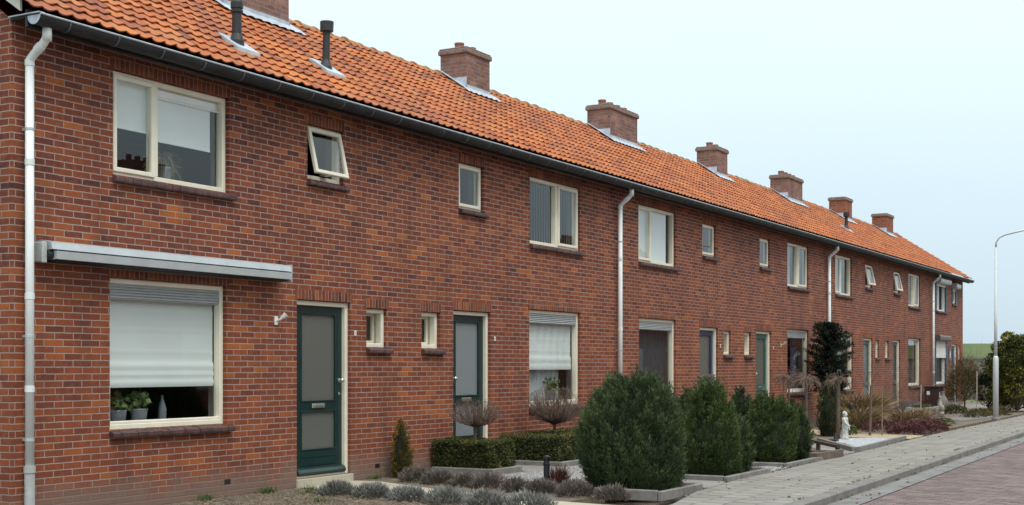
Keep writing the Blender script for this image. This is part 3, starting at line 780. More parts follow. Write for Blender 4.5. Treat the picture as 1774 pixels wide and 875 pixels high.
def downpipe(h, x, zb=.02, shoe=.5):
    b = MB(); yo = -.085
    b.tube([(x + .02, -.29, 4.53), (x + .02, -.29, 4.40)], .043, 12)
    pts = [(x + .02, -.29, 4.46), (x + .02, -.285, 4.43), (x + .016, -.25, 4.385), (x + .006, -.14, 4.295), (x, yo - .008, 4.25), (x, yo, 4.20)]
    b.tube(pts, .040, 12)
    b.tube([(x, yo, 4.22), (x, yo, shoe - .03)], .040, 14)
    o = b.build('downpipe', M['pvc'], h, smooth=True)
    for z in (4.19, 3.28, 2.05, 1.2):
        q = MB(); q.tube([(x, yo, z), (x, yo, z + .055)], .0445, 14); q.build('pipe_collar', M['pvc'], o, smooth=False)
    q = MB(); q.tube([(x + .013, -.225, 4.365), (x + .009, -.175, 4.324)], .045, 14); q.build('pipe_collar', M['pvc'], o)
    q = MB(); q.tube([(x, yo, shoe), (x, yo, zb)], .047, 14); q.tube([(x, yo, shoe + .02), (x, yo, shoe - .04)], .054, 14); q.build('pipe_shoe', M['pvcgrey'], o)
    for z in (3.6, 1.7, .75):
        q = MB(); q.box(x - .012, x + .012, yo, .004, z, z + .025); q.tube([(x, yo, z), (x, yo, z + .022)], .0435, 14); q.build('pipe_clip', M['alu'], o)

def gutter(h, x0, x1, capl=False, capr=False):
    yc, zc, r = -.315, 4.595, .085
    b = MB(); n = 10; q = len(b.v)
    arc = [math.pi + math.pi * k / n for k in range(n + 1)]
    prof = [(yc + r * math.cos(a), zc + r * .98 * math.sin(a)) for a in arc]
    prof += [(yc + (r - .005) * math.cos(a), zc + (r - .005) * math.sin(a)) for a in arc[::-1]]
    b.prism(prof, 'x', x0, x1)
    # flat board behind gutter, closing the eaves
    b.box(x0, x1, -.232, -.20, 4.50, 4.66); 
    o = b.build('gutter', M['gutter'], h)
    q = MB(); q.tube([(x0, yc - r - .002, zc + .006), (x1, yc - r - .002, zc + .006)], .0105, 8); q.build('gutter_lip', M['lip'], o)
    q = MB(); q.box(x0, x1, -.20, .0, 4.585, 4.60); q.build('soffit_board', M['soffit'], o)
    first = None; k = 0; x = x0 + .35
    while x < x1 - .1:
        if first is None:
            q = MB(); pr = [(yc + (r + .004) * math.cos(a), zc + (r + .004) * math.sin(a)) for a in arc] + [(yc + (r + .001) * math.cos(a), zc + (r + .001) * math.sin(a)) for a in arc[::-1]]
            q.prism(pr, 'x', x - .007, x + .007); first = q.build('bracket', M['dkbr'], o); fx = x
        else:
            c_ = first.copy(); C.objects.link(c_); c_.location.x = x - fx; c_.parent = o
        x += .6
    for on, xx, s_ in ((capl, x0, -1), (capr, x1, 1)):
        if on:
            q = MB(); pr = [(yc + (r - .002) * math.cos(a), zc + (r - .002) * math.sin(a)) for a in arc]
            q.prism(pr, 'x', xx - s_ * .02, xx + s_ * .002); q.build('end_cap', M['lead'], o)
            q = MB(); q.box(xx - .02 if s_ < 0 else xx - .05, xx + .05 if s_ < 0 else xx + .02, yc - r, .0, zc + .012, zc + .022); q.build('corner_strip', M['lip'], o)
M['dkbr'] = plain('zinc_bracket', (.15, .155, .165), .45, .2, 8, .3)

def chimney(h, x0, x1, pots, top=6.87, m='chim', y0=1.9, y1=2.42, flash=True, label=None, cap=True):
    b = MB(); b.box(x0, x1, y0, y1, 5.7, top - .11 if cap else top)
    ch = b.build('chimney', M[m], h)
    if label: ch['label'] = label
    if cap:
        q = MB(); q.box(x0 - .035, x1 + .035, y0 - .035, y1 + .035, top - .11, top - .03, b=.012); q.box(x0 - .02, x1 + .02, y0 - .02, y1 + .02, top - .031, top, b=.012); q.build('chimney_cap', M['capm'], ch)
    for i in range(pots):
        px_ = x0 + (x1 - x0) * (i + .5) / pots; q = MB(); yc = (y0 + y1) / 2
        q.lathe(px_, yc, [(.085, top - .01), (.078, top + .07), (.086, top + .09), (.086, top + .115), (.066, top + .115), (.06, top + .02)], 14); q.build('chimney_pot', M['terracotta'], ch)
    q = MB(); zt = roof_z(y0) + .26
    q.prism([(y0 - .006, roof_z(y0) + .02), (y0 - .006, zt), (y0 + .30, zt + .0), (y0 + .42, roof_z(y0 + .42) + .06)], 'x', x0 - .010, x0 - .001)
    q.build('side_flashing', M['lead'], ch); q = MB()
    q.prism([(y0 - .006, roof_z(y0) + .02), (y0 - .006, zt - .08), (y0 + .22, zt - .02), (y0 + .42, roof_z(y0 + .42) + .06)], 'x', x1 + .001, x1 + .010)
    q.build('side_flashing', M['lead'], ch)
    q = MB(); e = .085; n = 30; base = len(q.v)      # apron dressed over the tiles in front
    q.quad([(x0 - .02, y0 - .006, roof_z(y0) + .13), (x1 + .02, y0 - .006, roof_z(y0) + .13), (x1 + .02, y0 - .006, roof_z(y0) + .02), (x0 - .02, y0 - .006, roof_z(y0) + .02)])
    for i in range(n):
        xa, xb_ = x0 - .14 + (x1 - x0 + .34) * i / n, x0 - .14 + (x1 - x0 + .34) * (i + 1) / n
        dz = lambda X: .012 * math.sin(X * 2 * math.pi / TP)
        w_ = lambda X: .15 + .012 * math.sin(X * 2 * math.pi / TP)
        q.quad([(xa, y0 - .004, roof_z(y0) + .085), (xb_, y0 - .004, roof_z(y0) + .085), (xb_, y0 - w_(xb_), roof_z(y0 - w_(xb_)) + .073 + dz(xb_)), (xa, y0 - w_(xa), roof_z(y0 - w_(xa)) + .073 + dz(xa))])
    for s_, xx in ((-1, x0), (1, x1)):
        w2 = .14 if s_ < 0 else .18
        q.quad([(xx, y0 - .004, roof_z(y0) + .085), (xx + s_ * w2, y0 - .004, roof_z(y0) + .08), (xx + s_ * w2 * .6, RYR - .06, roof_z(RYR - .06) + .08), (xx, RYR - .06, roof_z(RYR - .06) + .09)])
    q.build('apron_flashing', M['lead'], ch)
    return ch

def flue(h, x, y, ht, kind):
    z = roof_z(y) + .03; b = MB(); 
    if kind == 0:
        b.lathe(x, y, [(.085, z - .04), (.085, z + .06), (.058, z + .14), (.055, z + .38), (.072, z + .385), (.072, z + .41), (.062, z + .415), (.062, z + .43), (.072, z + .435), (.072, z + .50), (.052, z + .56), (.046, z + ht), (.02, z + ht)], 16)
    else:
        b.lathe(x, y, [(.085, z - .04), (.08, z + .04), (.05, z + .13), (.046, z + ht - .16), (.05, z + ht - .13), (.085, z + ht - .125), (.088, z + ht), (.02, z + ht + .01)], 16)
        b.v = [(X + (Z_ - z) * .04, Y, Z_) for X, Y, Z_ in b.v]
    f = b.build('flue_pipe', M['black'], h, smooth=False)
    q = MB(); a0, a1 = -.16, .15
    q.v += [(x - .17, y + a0, roof_z(y + a0) + .082), (x + .22, y + a0, roof_z(y + a0) + .076), (x + .2, y + a1, roof_z(y + a1) + .08), (x - .15, y + a1, roof_z(y + a1) + .08),
            (x - .17, y + a0, roof_z(y + a0) + .03), (x + .22, y + a0, roof_z(y + a0) + .03), (x + .2, y + a1, roof_z(y + a1) + .04), (x - .15, y + a1, roof_z(y + a1) + .04)]
    for fc in [(0, 1, 2, 3), (0, 4, 5, 1), (1, 5, 6, 2), (2, 6, 7, 3), (3, 7, 4, 0)]: q.f.append(fc); q.a.append(.5)
    q.build('flue_flashing', M['lead'], f)

def ridge(roof, x0, x1):
    b = MB(); n = 9; x = x0; 
    while x < x1 - .05:
        xe = min(x + .38, x1); rv = random.random(); base = len(b.v); lift = random.uniform(-.008, .01)
        for (X, r) in ((x, .125), (x + .05, .122), (x + .055, .108), (xe + .03, .104)):
            for k in range(n):
                a = R(-8) + R(196) * k / (n - 1); b.v.append((X, RYR + r * math.cos(a) * 1.05, 6.385 + lift + r * .95 * math.sin(a)))
        for i in range(3):
            for k in range(n - 1):
                b.f.append((base + i * n + k, base + i * n + k + 1, base + (i + 1) * n + k + 1, base + (i + 1) * n + k)); b.a.append(rv)
        b.f.append(tuple(base + k for k in range(n))); b.a.append(rv * .5)
        x = xe
    return b.build('ridge_tiles', M['ridge'], roof, smooth=False)

ZU0, ZU1, ZS0, ZS1, ZG0, ZG1, ZT0, ZT1 = 3.342, 4.389, 3.675, 4.33, .80, 2.32, 1.675, 2.175
def fx(x): return x * 1.005      # right ends are seen on frames set back in the wall
# per house: upper big, upper small, ground window, door, toilet window
H = [
 dict(u=(9.67, 11.38, 'LR'), s=(12.76, 13.47, 'SO'), g=(9.63, 11.34), d=(12.56, 13.63, 'green'), t=(13.96, 14.42)),
 dict(u=(18.28, 20.04, 'RL'), s=(16.19, 16.88, 'S'), g=(18.26, 20.04), d=(16.04, 17.08, 'green'), t=(15.23, 15.70)),
 dict(u=(22.39, 24.16, 'LR'), s=(25.54, 26.28, 'S'), g=(22.41, 24.16), d=(25.39, 26.42, 'blue'), t=(26.74, 27.19)),
 dict(u=(31.01, 32.67, 'RL'), s=(29.03, 29.72, 'S'), g=(31.01, 32.70), d=(28.79, 29.84, 'teal'), t=(28.02, 28.46)),
 dict(u=(35.04, 36.67, 'LR'), s=(38.04, 38.80, 'SO'), g=(35.04, 36.78), d=(37.86, 38.86, 'greydoor'), t=(39.15, 39.58)),
 dict(u=(43.26, 44.84, 'RL'), s=(41.32, 42.08, 'SO'), g=(43.22, 44.92), d=(41.17, 42.16, 'browndoor'), t=(40.30, 40.75)),
 dict(u=(47.21, 48.90, 'LR'), s=(49.88, 50.60, 'S'), g=(47.12, 48.90), d=(49.78, 50.80, 'slate'), t=(51.06, 51.45)),
]
labels = [
 'nearest brick terraced house with a long grey awning case over its window',
 'second brick terraced house, with white lace blind and green door behind a clipped hedge',
 'third brick terraced house with the dark blue front door behind the biggest green bush',
 'fourth brick terraced house with the teal front door and dark curtains downstairs',
 'fifth brick terraced house, partly hidden by the dark fir against its front wall',
 'sixth brick terraced house with a grey tub beside its door and brown box outside',
 'last brick terraced house at the far end with white shutter over its lower window']
CH = [(13.42, 14.77, 4, 'chim'), (19.51, 20.29, 2, 'chim'), (25.2, 26.58, 4, 'chim'), (31.34, 32.1, 2, 'chim'), (36.96, 38.31, 4, 'chim'), (42.8, 43.63, 0, 'chimred'), (48.16, 49.12, 0, 'chimred')]
houses = []
for i, d in enumerate(H):
    x0, x1 = XB[i], XB[i + 1]
    h = thing('terraced_house', (x0, 0, 0), labels[i], 'house', 'terraced houses in the brick row'); houses.append(h)
    holes = [(d['u'][0], d['u'][1], ZU0, ZU1), (d['s'][0], d['s'][1], ZS0, ZS1), (d['g'][0], d['g'][1], ZG0, ZG1), (d['d'][0], d['d'][1], .10, 2.226), (d['t'][0], d['t'][1], ZT0, ZT1)]
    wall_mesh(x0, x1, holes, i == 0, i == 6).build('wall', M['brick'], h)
    interior(h, x0, x1, holes)
    rf = tile_mesh(x0 if i else 8.34, x1 if i < 6 else 51.94).build('roof', M['tile'], h)
    ridge(rf, x0 if i else 8.34, x1 if i < 6 else 51.94)
    gutter(h, x0 if i else 8.42, x1 if i < 6 else 51.92, i == 0, i == 6)
    c_ = CH[i]; chimney(h, c_[0], c_[1], c_[2], m=c_[3], cap=True)
    U, S_, G_, T_ = d['u'], d['s'], d['g'], d['t']
    mL = U[0] + (U[1] - U[0]) * (.37 if U[2] == 'LR' else .57)
    ucov = {0: [('roller', U[0] + .07, mL - .05, 3.86), ('roller', mL + .05, U[1] - .17, 3.80), ('headrail', mL + .05, U[1] - .06)],
            1: [('slats', U[0] + .06, U[1] - .06)],
            2: [('roller', U[0] + .07, mL - .05, 3.42), ('roller', mL + .05, U[1] - .22, 3.42)],
            3: [('curtain', U[0] + .06, mL - .1, 5, 'net')], 4: [('curtain', mL + .1, U[1] - .3, 5, 'blind'), ('curtain', U[0] + .06, mL - .1, 4, 'net')],
            5: [('curtain', U[0] + .06, mL - .12, 5, 'blind')], 6: [('curtain', U[0] + .1, mL - .08, 5, 'blind'), ('curtain', mL + .2, U[1] - .3, 5, 'blind')]}[i]
    fm = 'white' if i == 6 else 'cream'
    window(h, U[0], U[1], ZU0, ZU1, U[2], fm, cover=ucov, label='two-light upstairs window')
    window(h, S_[0], S_[1], ZS0, ZS1, S_[2], fm, label='small upstairs window tilted open' if S_[2] == 'SO' else 'small upstairs window, closed')
    gcov = {0: [('roman', .42)], 1: [('roman2',)], 2: [('curtain', G_[0] + .06, G_[1] - .06, 9, 'darknet')], 3: [('curtain', G_[0] + .06, G_[0] + .5, 3, 'curtainblue'), ('curtain', G_[1] - .75, G_[1] - .3, 3, 'curtainblue')],
            4: [('curtain', G_[0] + .5, G_[1] - .4, 6, 'net')], 5: [], 6: []}[i]
    gcov = [q for q in gcov if q[0] != 'roman2']
    gw = window(h, G_[0], G_[1], ZG0, ZG1, 'G', fm, cover=gcov, grille=(i not in (5, 6)), label='large downstairs window')
    if i == 0:
        pass
    if i == 1:
        cloth(G_[0] + .07, G_[1] - .07, 1.38, 2.12, .155, 22, .010, 7, win=gw)
        cloth(G_[0] + .07, G_[1] - .30, .86, 1.40, .26, 0, .012, 9, name='net_curtain', m='net', win=gw)
    if i in (5,):
        q = MB(); q.box(G_[0] + .06, G_[1] - .06, .12, .16, ZG1 - .20, ZG1 - .06, b=.004); q.build('blind_rail', M['alu'], gw)
    tm = window(h, T_[0], T_[1], ZT0, ZT1, 'T', fm, label='little downstairs window beside the door', glz=i in (0, 2))
    gl = {0: 'frost', 1: 'frostw', 2: 'frost', 3: 'frost', 4: 'frostw', 5: 'frost', 6: 'frost'}[i]
    door(h, d['d'][0], d['d'][1], d['d'][2], 'white' if i == 6 else 'cream', gl=gl, handle='R' if i % 2 == 0 else 'L')
    if i in (0, 2, 4, 6): downpipe(h, {0: 8.57, 2: 21.42, 4: 34.20, 6: 46.45}[i], shoe=.5 if i == 0 else .3)
    # cellar vents in the plinth
    for vx in ((11.3, .14) if i == 0 else (x0 + 2.2, .16), (14.15, .13) if i == 0 else (x0 + 4.6, .16)):
        q = MB(); q.box(vx[0], vx[0] + .10, -.004, .02, vx[1], vx[1] + .055, b=.003); q.build('air_brick', M['dkmetal'], h)

h0 = houses[0]
# white board along the left verge and the right verge
for hh, xx in ((houses[0], 8.36), (houses[6], 51.90)):
    q = MB(); q.prism([(RY0 + .1, RZ0 - .02), (RYR, roof_z(RYR) - .09), (RYR, roof_z(RYR) + .03), (RY0 + .1, RZ0 + .085)], 'x', xx, xx + .025); 
    q.prism([(RYR, roof_z(RYR) - .09), (5.2, RZ0 - .12), (5.2, RZ0 - .02), (RYR, roof_z(RYR) + .03)], 'x', xx, xx + .025); q.build('verge_board', M['verge'], hh)
    q = MB(); q.box(xx - .0 if xx < 20 else xx - .05, xx + .08 if xx < 20 else xx, -.2, RYR, 4.0, 4.01) if False else None

# awning case on the first house
q = MB(); ax0, ax1 = 8.66, 12.20
q.prism([(-.002, 2.405), (-.002, 2.60), (-.05, 2.612), (-.20, 2.585), (-.215, 2.52), (-.10, 2.51)], 'x', ax0 + .06, ax1)
aw = q.build('awning_case', M['alu'], h0); aw['label'] = 'long grey retracted sun awning'
q = MB(); q.prism([(-.12, 2.425), (-.225, 2.43), (-.23, 2.505), (-.11, 2.508), (-.10, 2.46)], 'x', ax0 + .10, ax1 - .02); q.build('front_rail', M['alu'], aw)
q = MB(); q.prism([(-.19, 2.42), (-.11, 2.405), (-.02, 2.405), (-.02, 2.44), (-.19, 2.44)], 'x', ax0 + .14, ax1 - .03); q.build('awning_underside', M['gutter'], aw)
q = MB(); q.box(ax0, ax0 + .03, -.17, -.002, 2.40, 2.585, b=.008); q.box(ax0 - .02, ax0 + .035, -.175, -.155, 2.39, 2.585, b=.006)
for zz in (2.43, 2.47, 2.54): q.box(ax0 - .022, ax0 - .018, -.172, -.160, zz, zz + .012)
q.build('end_bracket', M['pvcgrey'], aw)
q = MB(); q.tube([(ax0 + .035, -.15, 2.47), (ax0 + .12, -.15, 2.47)], .045, 14); q.build('roller', M['black'], aw)
q = MB(); q.box(ax1, ax1 + .012, -.215, -.002, 2.40, 2.60, b=.003); q.build('end_plate', M['alu'], aw)
q = MB(); q.box(ax0 - .06, ax0 - .01, -.05, -.002, 2.62, 2.80, b=.01); q.box(ax1 + .02, ax1 + .06, -.03, -.002, 2.62, 2.66, b=.005); q.build('wall_bracket', M['dktimber'], aw)
# wall lamps, number plates
def wall_lamp(hh, x, z, m):
    q = MB(); q.box(x - .03, x + .03, -.02, -.001, z - .05, z + .05, b=.006)
    q.tube([(x, -.02, z), (x + .01, -.06, z + .015), (x + .03, -.085, z + .05)], [.012, .014, .022], 10); q.tube([(x + .025, -.078, z + .035), (x + .05, -.115, z + .075)], [.022, .034], 12)
    o = q.build('wall_lamp', m, hh)
wall_lamp(houses[0], 12.17, 1.96, M['white']); wall_lamp(houses[3], 30.5, 1.92, M['stone'])
DIG = {'1': [(0, 0, 0, 4)], '3': [(0, 4, 2, 4), (0, 2, 2, 2), (0, 0, 2, 0), (2, 0, 2, 4)], '5': [(0, 4, 2, 4), (0, 2, 2, 2), (0, 0, 2, 0), (0, 2, 0, 4), (2, 0, 2, 2)]}
for hh, x, z, sz in ((0, 13.72, 1.85, 1), (1, 17.20, 1.84, 1), (2, 26.55, 1.86, 1.1), (3, 29.98, 1.86, 1)):
    q = MB(); q.box(x - .022 * sz, x + .022 * sz, -.008, -.001, z - .032 * sz, z + .032 * sz, b=.003); o = q.build('number_plate', M['white'], houses[hh])
    q = MB()
    q.box(x - .003, x + .003, -.011, -.0085, z - .018, z + .018)
    if hh: q.box(x - .010, x + .002, -.011, -.0085, z + .012, z + .018)
    q.build('numeral', M['black'], o)
q = MB(); q.box(49.30, 49.55, -.03, -.001, 1.62, 2.05, b=.01); o = q.build('wall_ornament', M['slate'], houses[6])
q = MB(); q.box(49.37, 49.48, -.04, -.031, 1.72, 1.95, b=.01); q.build('ornament_face', M['white'], o)
# shutters on the last house
h6 = houses[6]
def shutter(x0, x1, z1, drop, m1, m2):
    q = MB(); q.prism([(-.002, z1 - .02), (-.16, z1 - .02), (-.19, z1 + .03), (-.19, z1 + .13), (-.15, z1 + .17), (-.002, z1 + .17)], 'x', x0 - .03, x1 + .03)
    s_ = q.build('roller_shutter', m1, h6)
    if drop:
        q = MB(); n = int(drop / .045)
        for k in range(n): q.prism([(.012, z1 - .02 - k * .045), (-.004, z1 - .03 - k * .045), (-.004, z1 - .055 - k * .045), (.012, z1 - .064 - k * .045)], 'x', x0 + .02, x1 - .02)
        q.build('shutter_curtain', m2, s_)
    zb_ = z1 - (1.5 if z1 < 3 else 1.0 if x1 - x0 > 1 else .6)
    for gx in (x0, x1 - .045): q = MB(); q.box(gx, gx + .045, -.03, .02, zb_, z1 - .02); q.build('guide_rail', M['slate'], s_)
shutter(47.12, 48.90, 2.32, .60, M['browndoor'], M['white'])
shutter(47.21, 48.90, 4.30, .12, M['alu'], M['white'])
shutter(49.88, 50.60, 4.24, .10, M['alu'], M['white'])
flue(houses[0], 11.92, .36, .85, 0); flue(houses[0], 13.80, .52, .62, 1); flue(houses[4], 39.15, .85, .5, 1)

# things standing inside the windows
def pot_plant(x, y, z, label, kind=0, s=1.0):
    t_ = thing('potted_plant', (x, y, z), label, 'pot plant', 'plants on the window boards')
    q = MB(); q.lathe(x, y, [(.05 * s, z), (.065 * s, z + .03 * s), (.075 * s, z + .11 * s), (.08 * s, z + .125 * s), (.07 * s, z + .125 * s), (.06 * s, z + .09 * s)], 16); q.build('pot', M['pot'], t_, smooth=True)
    q = MB(); n = 70 if kind == 0 else 260
    if kind == 0:
        P = np.stack([x + rng.normal(0, .05, n) * s, y + rng.normal(0, .035, n) * s, z + .17 * s + rng.uniform(-.02, .09, n) * s], 1); D = rng.normal(size=(n, 3)); D[:, 1] -= .6
        q.blades(P, D, .06 * s, .05 * s, diamond=True)
        for k in range(12):
            a = random.random() * 6.28; q.tube([(x, y, z + .09 * s), (x + .04 * math.cos(a), y + .03 * math.sin(a), z + .2 * s)], .003, 4)
    else:
        for k in range(n):
            a = random.random() * 6.28; r = random.uniform(.10, .24) * s; zz = random.uniform(.05, .16) * s
            p0 = np.array((x, y, z + .10 * s)); p1 = p0 + np.array((r * .5 * math.cos(a), r * .3 * math.sin(a), zz)); p2 = p0 + np.array((r * math.cos(a), r * .5 * math.sin(a), zz - .10 * s * random.random() * 1.6))
            q.tube([p0, p1, p2], [.004, .005, .002], 3, a=random.random())
    q.build('foliage', M['leafp'] if kind == 0 else M['sage'], t_)
pot_plant(9.98, .25, .846, 'left round-leaved plant in a grey pot behind the near window', 0, 1.15)
pot_plant(10.27, .25, .846, 'right round-leaved plant in a grey pot behind the near window', 0, 1.2)
pot_plant(10.62, .25, 3.388, 'spidery striped plant in the near upstairs window', 1, 1.25)
q = MB(); q.lathe(10.66, .30, [(.03, .846), (.042, .87), (.045, .98), (.03, 1.04), (.014, 1.09), (.014, 1.13)], 14); tag(q.build('bottle', M['pot'], smooth=True), 'dark slim bottle right of the two potted plants', 'bottle')
pot_plant(19.4, .25, .846, 'leafy pot plant under the lace blind of the second house', 0, 1.4)
q = MB(); q.lathe(18.55, .25, [(.04, .846), (.05, .88), (.03, 1.0), (.055, 1.05), (.06, 1.12), (.03, 1.17)], 14); tag(q.build('ornament', M['statue'], smooth=True), 'pale ornament under the lace blind of the second house', 'ornament')

# ------------------------------------------------------------------ row across the street (seen mirrored in the glass)
M['obrick'] = M['brick']
for k in range(12):
    xa = 6 + k * 6.4; xb = xa + 6.4
    o = thing('opposite_house', (xa, -14.4, 0), 'brick house across the street, %s from the near end, mirrored in the panes' % ['first','second','third','fourth','fifth','sixth','seventh','eighth','ninth','tenth','eleventh','last'][k], 'house', 'houses across the street')
    q = MB(); q.box(xa, xb, -19.2, -14.4, -.1, 4.6); q.build('wall', M['brick'], o)
    q = MB(); q.prism([(-14.1, 4.6), (-16.85, 6.45), (-19.6, 4.6)], 'x', xa, xb); q.build('roof', M['tile'], o)
    cx0 = xa + (1.2 if k % 2 else 2.6); q = MB(); q.box(cx0, cx0 + (1.35 if k % 2 else .9), -17.1, -16.5, 5.8, 7.0); c0 = q.build('chimney', M['chim'], o)
    q = MB()
    for j in range(4 if k % 2 else 2): q.lathe(cx0 + .2 + j * .32, -16.8, [(.09, 6.98), (.08, 7.16)], 10)
    q.build('chimney_pots', M['terracotta'], c0)
    q = MB(); q.box(xa + 1, xa + 2.7, -14.42, -14.38, .8, 2.3); q.box(xa + 1, xa + 2.7, -14.42, -14.38, 3.35, 4.35); q.box(xa + 3.8, xa + 4.8, -14.42, -14.38, .1, 2.2); q.build('window', M['board'], o)

# ------------------------------------------------------------------ vegetation
def conifer(x, y, w_, h_, n, label, mat='juniper', blade=(.05, .014), seed=1, core=True, lean=.0, name='juniper_bush', cat='bush', group=None, pointed=.5, lumps=9, up=1.4, zlow=.0, pl=1.0):
    rs = np.random.default_rng(seed); t_ = thing(name, (x, y, 0), label, cat, group)
    lu = rs.uniform(0, 2 * math.pi, lumps); lz = rs.uniform(.05, .95, lumps); la = rs.uniform(.03, .15, lumps); lw = rs.uniform(.25, .6, lumps)
    def rad(th, v):   # v 0..1 up
        rnd_ = np.interp(v, [0, .12, .3, .5, .68, .82, .92, .98, 1], [.80, .95, 1, 1, .93, .78, .55, .28, .08])
        cone = np.interp(v, [0, .12, .3, .5, .68, .82, .92, 1], [.84, .98, 1, .84, .60, .38, .20, .03])
        prof = rnd_ * (1 - pointed) + cone * pointed
        r = prof * .5 * w_
        m_ = np.ones_like(v)
        for a, z, am, ww in zip(lu, lz, la, lw):
            dth = np.abs((th - a + math.pi) % (2 * math.pi) - math.pi)
            m_ += am * np.exp(-(dth / ww) ** 2 - ((v - z) / .22) ** 2) * 1.5
        m_ += .06 * np.sin(th * 5 + v * 9 + seed) * np.sin(v * 14 + th * 2)
        return r * m_ * .96
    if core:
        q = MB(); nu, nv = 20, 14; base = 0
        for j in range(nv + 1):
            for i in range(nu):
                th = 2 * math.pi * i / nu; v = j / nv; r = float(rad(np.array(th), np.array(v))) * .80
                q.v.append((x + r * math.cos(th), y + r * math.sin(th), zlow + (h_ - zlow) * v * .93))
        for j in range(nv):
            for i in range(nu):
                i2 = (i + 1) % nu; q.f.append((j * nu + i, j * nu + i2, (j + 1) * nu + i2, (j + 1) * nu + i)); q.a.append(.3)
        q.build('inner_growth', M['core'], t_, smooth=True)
    # upright plumes of small sprays; each plume has its own growth and tone
    PL = .17 * (h_ / 1.2) ** .5 * pl; kb = 46; ns = max(40, n // kb)
    th = rs.uniform(0, 2 * math.pi, ns); v = rs.beta(1.0, 1.1, ns) * .97; dep = 1 - np.abs(rs.normal(0, .085, ns))
    r = np.maximum(rad(th, v) * dep - .03, 0)
    Pc = np.stack([x + r * np.cos(th), y + r * np.sin(th), zlow + (h_ - zlow) * v * .95 - PL * .3], 1)
    out = np.stack([np.cos(th) * .42, np.sin(th) * .42, np.full(ns, 1.0)], 1) + rs.normal(0, .13, (ns, 3)); out /= np.linalg.norm(out, axis=1, keepdims=True)
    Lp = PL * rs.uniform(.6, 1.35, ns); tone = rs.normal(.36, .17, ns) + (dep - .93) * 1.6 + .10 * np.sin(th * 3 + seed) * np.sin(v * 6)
    tt = rs.uniform(0, 1, (ns, kb)); ax = np.repeat(out, kb, 0); tf = tt.reshape(-1, 1)
    sd = rs.normal(0, 1, (ns * kb, 3)); sd -= ax * (sd * ax).sum(1, keepdims=True)
    P = np.repeat(Pc, kb, 0) + ax * tf * np.repeat(Lp, kb)[:, None] + sd * .026 * (1.15 - tf) * (PL / .17)
    D = ax + sd * .33 + rs.normal(0, .12, (ns * kb, 3)); P[:, 2] = np.maximum(P[:, 2], .008)
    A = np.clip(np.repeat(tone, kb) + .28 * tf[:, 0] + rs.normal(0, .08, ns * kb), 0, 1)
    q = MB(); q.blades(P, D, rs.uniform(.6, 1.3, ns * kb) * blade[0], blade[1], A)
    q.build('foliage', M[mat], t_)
    q = MB(); q.tube([(x, y, 0), (x, y, max(h_ * .5, zlow + .2))], [.03, .015], 8); q.build('trunk', M['bark'], t_)
    return t_
G1 = 'rounded juniper bushes in square beds along the pavement'
conifer(14.22, -3.58, 1.16, 1.36, 72000, 'biggest dark green juniper bush, nearest to the viewer, in a square kerbed bed', 'juniper', (.045, .0085), 3, group=G1, pointed=.22, lumps=12)
conifer(16.58, -3.60, .80, 1.26, 36000, 'second tall juniper bush, egg-shaped with ragged tip, in the middle bed', 'juniper2', (.042, .009), 11, group=G1, pointed=.62)
conifer(16.85, -3.2, .50, 1.12, 9000, 'slim juniper shoot crowding behind the middle bush', 'juniper', (.05, .012), 12, group=G1, pointed=.7)
conifer(17.15, -3.72, .50, .74, 9000, 'low juniper bush on the right of the middle bed', 'juniper', (.045, .012), 13, group=G1, pointed=.3)
conifer(19.05, -3.58, .80, 1.04, 26000, 'third juniper bush, squat and bright green, in the far kerbed bed', 'juniper2', (.042, .0095), 21, group=G1, pointed=.45)
conifer(19.35, -3.05, .50, 1.14, 8000, 'pointed juniper spire at the back left of the far bed', 'juniper', (.05, .013), 22, group=G1, pointed=.8)
conifer(19.92, -3.66, .50, .88, 8000, 'dark narrow juniper at the right end of the far bed', 'juniper', (.05, .013), 23, group=G1, pointed=.4)
conifer(14.43, -.22, .25, .76, 5000, 'small golden brown cone conifer against the wall beside the first hedge', 'gold', (.03, .010), 31, name='dwarf_conifer', cat='conifer', pointed=.9, lumps=5)
conifer(27.2, -2.1, .42, 1.22, 6000, 'olive green columnar conifer behind the white statue', 'olive', (.05, .014), 33, name='columnar_conifer', cat='conifer', pointed=.7)
# fir against the wall of the fifth house
def fir(x, y, h_, w_, label):
    t_ = thing('fir_tree', (x, y, 0), label, 'fir tree'); q = MB(); tr = MB(); tr.tube([(x, y, 0), (x, y, h_ * .95)], [.05, .012], 8)
    for k in range(230):
        v = (k + .5) / 230; z = .62 + (h_ - .62) * v; a = random.random() * 6.28
        L0 = w_ * .5 * float(np.interp(v, [0, .15, .5, .75, .92, 1], [.55, .8, 1.05, .95, .6, .25])) * random.uniform(.65, 1.12)
        d = np.array([math.cos(a), math.sin(a), .12 + .6 * v]); 
        if y + d[1] * L0 > -.05: L0 = max(.05, (-.05 - y) / max(d[1], .05))
        p0 = np.array((x, y, z)); p2 = p0 + d * L0 + np.array((0, 0, -.05)); tr.tube([p0, (p0 + p2) / 2 + (0, 0, .02), p2], [.008, .006, .002], 4)
        m_ = 75; tt = rng.uniform(.12, 1.02, m_)[:, None]; PP = p0 + (p2 - p0) * tt + rng.normal(0, .012, (m_, 3)); DD = d * .7 + rng.normal(0, .7, (m_, 3)); q.blades(PP, DD, .08, .022, np.clip(rng.normal(.45, .2, m_) , 0, 1))
    q.build('foliage', M['fir'], t_); tr.build('trunk', M['bark'], t_)
fir(32.35, -.62, 2.42, 1.05, 'dark shaggy fir standing against the wall beside a downpipe')

